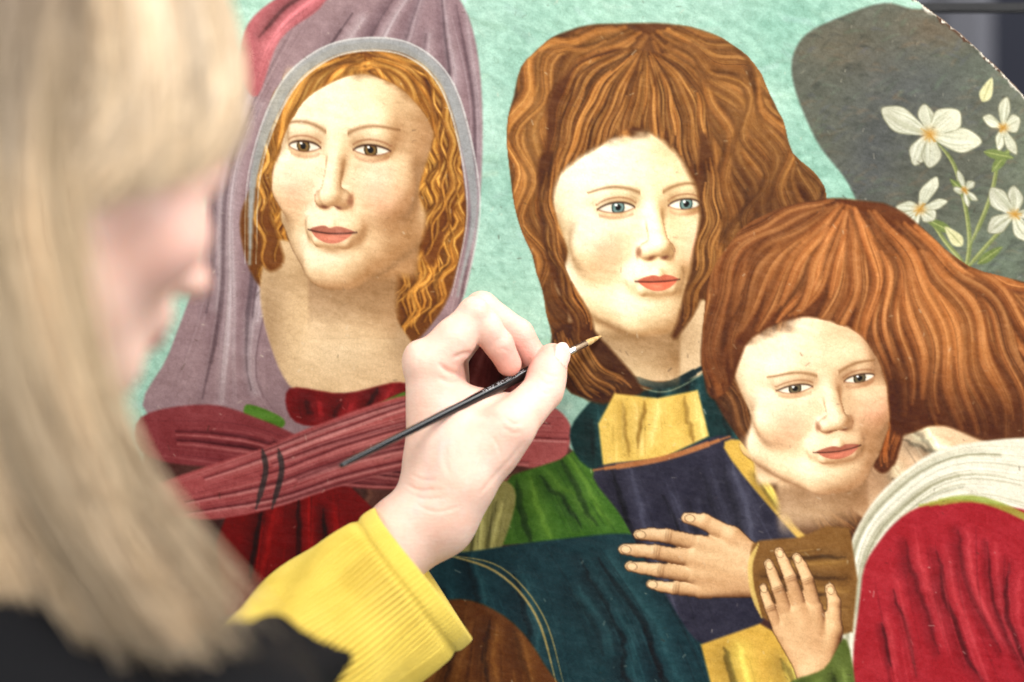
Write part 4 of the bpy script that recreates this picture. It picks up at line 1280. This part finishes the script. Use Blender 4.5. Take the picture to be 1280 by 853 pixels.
def strand_mesh(name, P, T, r0):
    n, m, _ = P.shape
    tn_ = np.gradient(P, axis=1)
    tn_ /= np.linalg.norm(tn_, axis=2, keepdims=True) + 1e-9
    up = np.cross(tn_, np.array([0.31, 0.87, 0.38])); up /= np.linalg.norm(up, axis=2, keepdims=True) + 1e-9
    sd = np.cross(tn_, up)
    rad = r0 * np.clip(np.minimum(1.0, (1 - np.linspace(0, 1, m)) * 5 + 0.25), 0, 1)[None, :, None]
    rings = [P + rad * (up * math.cos(a) + sd * math.sin(a)) for a in (0, 2.0944, 4.18879)]
    Vv = np.stack(rings, 2).reshape(-1, 3)
    i = (np.arange(n)[:, None] * m + np.arange(m - 1)[None]).ravel() * 3
    f = []
    for a in range(3):
        b = (a + 1) % 3
        f.append(np.stack([i + a, i + b, i + 3 + b, i + 3 + a], 1))
    me_ = mesh_np(name, Vv, np.vstack(f))
    set_colour(me_, np.repeat(T.reshape(-1, 3), 3, 0))
    return me_


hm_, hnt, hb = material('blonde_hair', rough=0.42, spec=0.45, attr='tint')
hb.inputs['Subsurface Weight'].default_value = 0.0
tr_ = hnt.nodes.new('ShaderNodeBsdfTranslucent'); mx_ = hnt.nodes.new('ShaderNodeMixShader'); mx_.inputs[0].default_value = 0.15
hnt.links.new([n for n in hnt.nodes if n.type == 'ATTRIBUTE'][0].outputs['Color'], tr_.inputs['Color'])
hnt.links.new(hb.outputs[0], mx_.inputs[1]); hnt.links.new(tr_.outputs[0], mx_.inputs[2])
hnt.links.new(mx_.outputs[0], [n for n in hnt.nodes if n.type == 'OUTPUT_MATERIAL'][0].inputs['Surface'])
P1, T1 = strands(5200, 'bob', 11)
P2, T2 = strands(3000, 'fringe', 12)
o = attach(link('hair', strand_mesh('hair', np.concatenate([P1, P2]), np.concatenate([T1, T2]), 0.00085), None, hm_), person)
o['kind'] = 'stuff'

# ---- yellow ribbed sleeve
def sleeve():
    axis = catmull([W(531, 716, -0.086), W(455, 774, -0.105), W(375, 836, -0.128), W(290, 905, -0.158), ELB + np.array([-0.004, -0.0, -0.005]), (ELB + SHO) / 2 + np.array([-0.005, 0, -0.005]), SHO], 26)
    seglen = np.linalg.norm(np.diff(axis, axis=0), axis=1)
    s = np.concatenate([[0], np.cumsum(seglen)])
    ss = np.concatenate([np.linspace(0, 0.012, 9), np.linspace(0.0135, 0.20, 110), np.linspace(0.205, s[-1], 50)])
    A = np.stack([np.interp(ss, s, axis[:, d]) for d in range(3)], 1)
    Tn = np.gradient(A, axis=0); Tn /= np.linalg.norm(Tn, axis=1)[:, None]
    T0 = Tn[40] * np.array([1, 0, 1.0]); T0 /= np.linalg.norm(T0)
    for i in range(100):                       # the cuff is cut square to the picture of the arm
        w_ = min(1.0, 1.35 * (1 - i / 100.0))
        Tn[i] = Tn[i] * (1 - w_) + T0 * w_
    Tn /= np.linalg.norm(Tn, axis=1)[:, None]
    view = np.array([0, -1.0, 0.0])
    n_r = 92; per = 10; na = n_r * per
    a = np.linspace(0, 2 * math.pi, na, endpoint=False)
    rib = np.cos(a * n_r)
    rib = 2 * np.abs(np.cos(a * n_r / 2)) ** 0.7 - 1.2
    ribv = np.repeat(np.random.default_rng(9).uniform(0.7, 1.2, n_r), per)
    rows = []
    for i in range(len(ss)):
        e1 = np.cross(Tn[i], view); e1 /= np.linalg.norm(e1)      # across in the picture
        e2 = np.cross(e1, Tn[i])
        q = ss[i]
        if e1[2] < 0: e1 = -e1
        if e2[1] > 0: e2 = -e2
        grow = min(q / 0.2, 1.0)
        ru = 0.0455 + 0.006 * grow
        rv = 0.038 + 0.010 * grow
        if q > 0.2:
            ru = 0.0515 + 0.006 * (q - .2); rv = 0.048
        fold = 0.0024 * np.sin(3 * a + q * 46) * np.clip((q - 0.012) / 0.03, 0, 1) + 0.0022 * np.sin(2 * a + 1.0 + q * 25) * np.clip((q - 0.012) / 0.05, 0, 1) + 0.0017 * np.sin(5 * a - q * 60 + 1.3 * np.sin(q * 30)) * np.clip((q - .012) / .03, 0, 1)
        amp = 0.0013 * (0.85 + 0.25 * math.sin(q * 90))
        roll = 0.0
        if q <= 0.0121:                        # turned hem
            x = q / 0.012
            roll = 0.0010 * math.sqrt(max(0, 1 - (2 * x - 1) ** 2)) + 0.0004
            amp = 0.00022
            fold = fold * 0
        elif q < 0.0175:
            roll = -0.0008 * (1 - (q - 0.012) / 0.0055)
            amp = 0.0013 * (q - 0.012) / 0.0055
        off = roll + amp * rib * ribv + fold
        p = A[i] + e1 * ((ru + off) * np.cos(a))[:, None] + e2 * ((rv + off) * np.sin(a))[:, None]
        # rim runs a little wavy
        if q < 0.03: p = p + Tn[i] * (0.0012 * np.sin(2 * a + 0.6) * (1 - q / 0.03))[:, None]
        rows.append(p)
    # inside of the cuff
    inner = []
    for q in (0.001, 0.02, 0.06):
        i = int(np.searchsorted(ss, q))
        e1 = np.cross(Tn[i], view); e1 /= np.linalg.norm(e1); e2 = np.cross(e1, Tn[i])
        if e1[2] < 0: e1 = -e1
        if e2[1] > 0: e2 = -e2
        k_ = 0.0025 if q < 0.01 else 0.004
        inner.append(A[i] + e1 * ((0.0455 - k_) * np.cos(a))[:, None] + e2 * ((0.038 - k_) * np.sin(a))[:, None])
    R_ = np.stack(inner[::-1] + rows)
    n_ = R_.shape[0]
    i = np.arange(n_ - 1)[:, None] * na; j = np.arange(na)[None]; j2 = (np.arange(na) + 1)[None] % na
    f = np.stack([i + j, i + j2, i + na + j2, i + na + j], -1).reshape(-1, 4)
    v = R_.reshape(-1, 3)
    # colour: grooves keep the same yarn, only a mild yarn variation
    return v, f


sv, sf = sleeve()
ym, ynt, yb = material('yellow_knit', (0.72, 0.49, 0.055), 0.85, 0.2)
tc = ynt.nodes.new('ShaderNodeTexCoord')
n1 = noise_node(ynt, 35, 4, tc.outputs['Object'])
ynt.links.new(ramp(ynt, n1.outputs[0], 0.3, (0.62, 0.45, 0.06), 0.7, (0.76, 0.57, 0.10)).outputs[0], yb.inputs['Base Color'])
n2 = noise_node(ynt, 1400, 2, tc.outputs['Object'])
bump(ynt, yb, n2.outputs[0], 0.9, 0.0009)
yb.inputs['Sheen Weight'].default_value = 0.15
me = mesh_np('jumper_sleeve', sv, sf)
attach(link('jumper_sleeve', me, None, ym), person)

# ---- black vest with a stiff shoulder edge
TIPV = W(432, 822, -0.30)


def vest_sdf(P):
    f = lambda a: np.asarray(a, dtype=np.float32)
    d = torso_sdf(P, 0.012)
    a = W(340, 792, -0.34); b = W(385, 866, -0.32); c = W(290, 885, -0.39)
    wing = sd_cap(P, f(c), f(TIPV), 0.034, 0.003)
    wing = smin(wing, sd_cap(P, f(c), f(a), 0.036, 0.010), 0.012)
    wing = smin(wing, sd_cap(P, f(a), f(TIPV), 0.010, 0.003), 0.008)
    wing = smin(wing, sd_cap(P, f(b), f(TIPV), 0.012, 0.003), 0.008)
    wing = smin(wing, sd_cap(P, f(SHO), f(c), 0.052, 0.036), 0.03)
    d = smin(d, wing, 0.03)
    d = smax(d, -sd_cap(P, f(NECK + [0, 0, 0.15]), f(NECK + [0, 0, -0.03]), 0.075, 0.068), 0.01)
    return d


lo = np.minimum(lo, TIPV - 0.03); hi = np.maximum(hi, TIPV + 0.03)
vv, vf = surface_nets(vest_sdf, lo, hi, 0.0052, 2)
if vnormals(vv, vf)[np.argmax(vv[:, 2]), 2] < 0:
    vf = vf[:, ::-1]
bm_, bnt, bb = material('black_cloth', (0.004, 0.004, 0.005), 0.8, 0.12)
tc = bnt.nodes.new('ShaderNodeTexCoord')
n1 = noise_node(bnt, 700, 2, tc.outputs['Object'])
n3 = noise_node(bnt, 12, 3, tc.outputs['Object'])
b1 = bump(bnt, bb, n3.outputs[0], 0.4, 0.02)
bump(bnt, bb, n1.outputs[0], 0.4, 0.0008, b1)
attach(link('vest', mesh_np('vest', vv, vf), None, bm_), person)

# ------------------------------------------------------------------ the brush
B0 = W(752, 420, -0.0012)
B1 = W(424, 583, -0.145)
bdir = (B1 - B0); blen = np.linalg.norm(bdir); bdir /= blen
brush = empty('paintbrush', B0)
tag(brush, 'fine paintbrush with glossy black handle held against the painting', 'paintbrush')


def lathe(name, prof, mat, n=20):
    z = bdir
    x = np.cross(z, [0, 0, 1.0]); x /= np.linalg.norm(x); y = np.cross(z, x)
    a = np.linspace(0, 2 * math.pi, n, endpoint=False)
    v = np.vstack([B0 + z * q + (x[None] * np.cos(a)[:, None] + y[None] * np.sin(a)[:, None]) * r for q, r in prof])
    f = []
    for k in range(len(prof) - 1):
        i = np.arange(n); j = (i + 1) % n
        f.append(np.stack([k * n + i, k * n + j, (k + 1) * n + j, (k + 1) * n + i], 1))
    return attach(link(name, mesh_np(name, v, np.vstack(f)), None, mat), brush)


km, knt, kb = material('bristle', (0.55, 0.33, 0.12), 0.6)
tc = knt.nodes.new('ShaderNodeTexCoord')
nz = noise_node(knt, 500, 3, tc.outputs['Object'])
knt.links.new(ramp(knt, nz.outputs[0], 0.35, (0.42, 0.24, 0.08), 0.65, (0.68, 0.45, 0.19)).outputs[0], kb.inputs['Base Color'])
lathe('bristles', [(0, 0.0001), (0.002, 0.0007), (0.006, 0.0014), (0.011, 0.0019), (0.0145, 0.0018)], km)
fm_, fnt, fb = material('ferrule_metal', (0.78, 0.78, 0.80), 0.22)
fb.inputs['Metallic'].default_value = 1.0
nz = noise_node(fnt, 300, 2)
bump(fnt, fb, nz.outputs[0], 0.1, 0.0003)
lathe('ferrule', [(0.0135, 0.0017), (0.0138, 0.00195), (0.024, 0.0022), (0.0245, 0.0025), (0.0255, 0.0022), (0.040, 0.0026), (0.0402, 0.0023)], fm_)
hm2, hn2, hb2 = material('black_lacquer', (0.004, 0.004, 0.005), 0.09, 0.45)
nz = noise_node(hn2, 120, 2)
bump(hn2, hb2, nz.outputs[0], 0.04, 0.0005)
lathe('handle', [(0.0398, 0.0023), (0.045, 0.0027), (0.058, 0.0033), (0.070, 0.0034), (0.10, 0.0030), (0.15, 0.0023), (blen - 0.006, 0.0017), (blen - 0.002, 0.0016), (blen - 0.0005, 0.0010), (blen, 0.0002)], hm2, 24)
# worn pale lettering: tiny flecks of silver print on the handle, towards the light
fl, _, _ = material('silver_print', (0.6, 0.6, 0.62), 0.35)
r_ = np.random.default_rng(3)
side = np.cross(bdir, [0, -1.0, 0.0]); side /= np.linalg.norm(side)
if side[2] < 0: side = -side
out_ = np.cross(side, bdir)
if out_[1] > 0: out_ = -out_
pv, pf = [], []
for k in range(34):
    q = 0.066 + k * 0.0011
    if r_.random() < 0.35: continue
    rr = float(np.interp(q, [0.070, 0.10, 0.15], [0.0034, 0.0030, 0.0023])) + 0.00004
    for a0 in np.linspace(0.35, 0.75, 3):
        if r_.random() < 0.35: continue
        base = len(pv)
        for (dq, da) in ((0, 0), (0.0005, 0), (0.0005, 0.13), (0, 0.13)):
            a_ = a0 + da
            pv.append(B0 + bdir * (q + dq) + (out_ * math.cos(a_) + side * math.sin(a_)) * rr)
        pf.append((base, base + 1, base + 2, base + 3))
attach(link('lettering', mesh_np('lettering', np.array(pv), np.array(pf)), None, fl, False), brush)
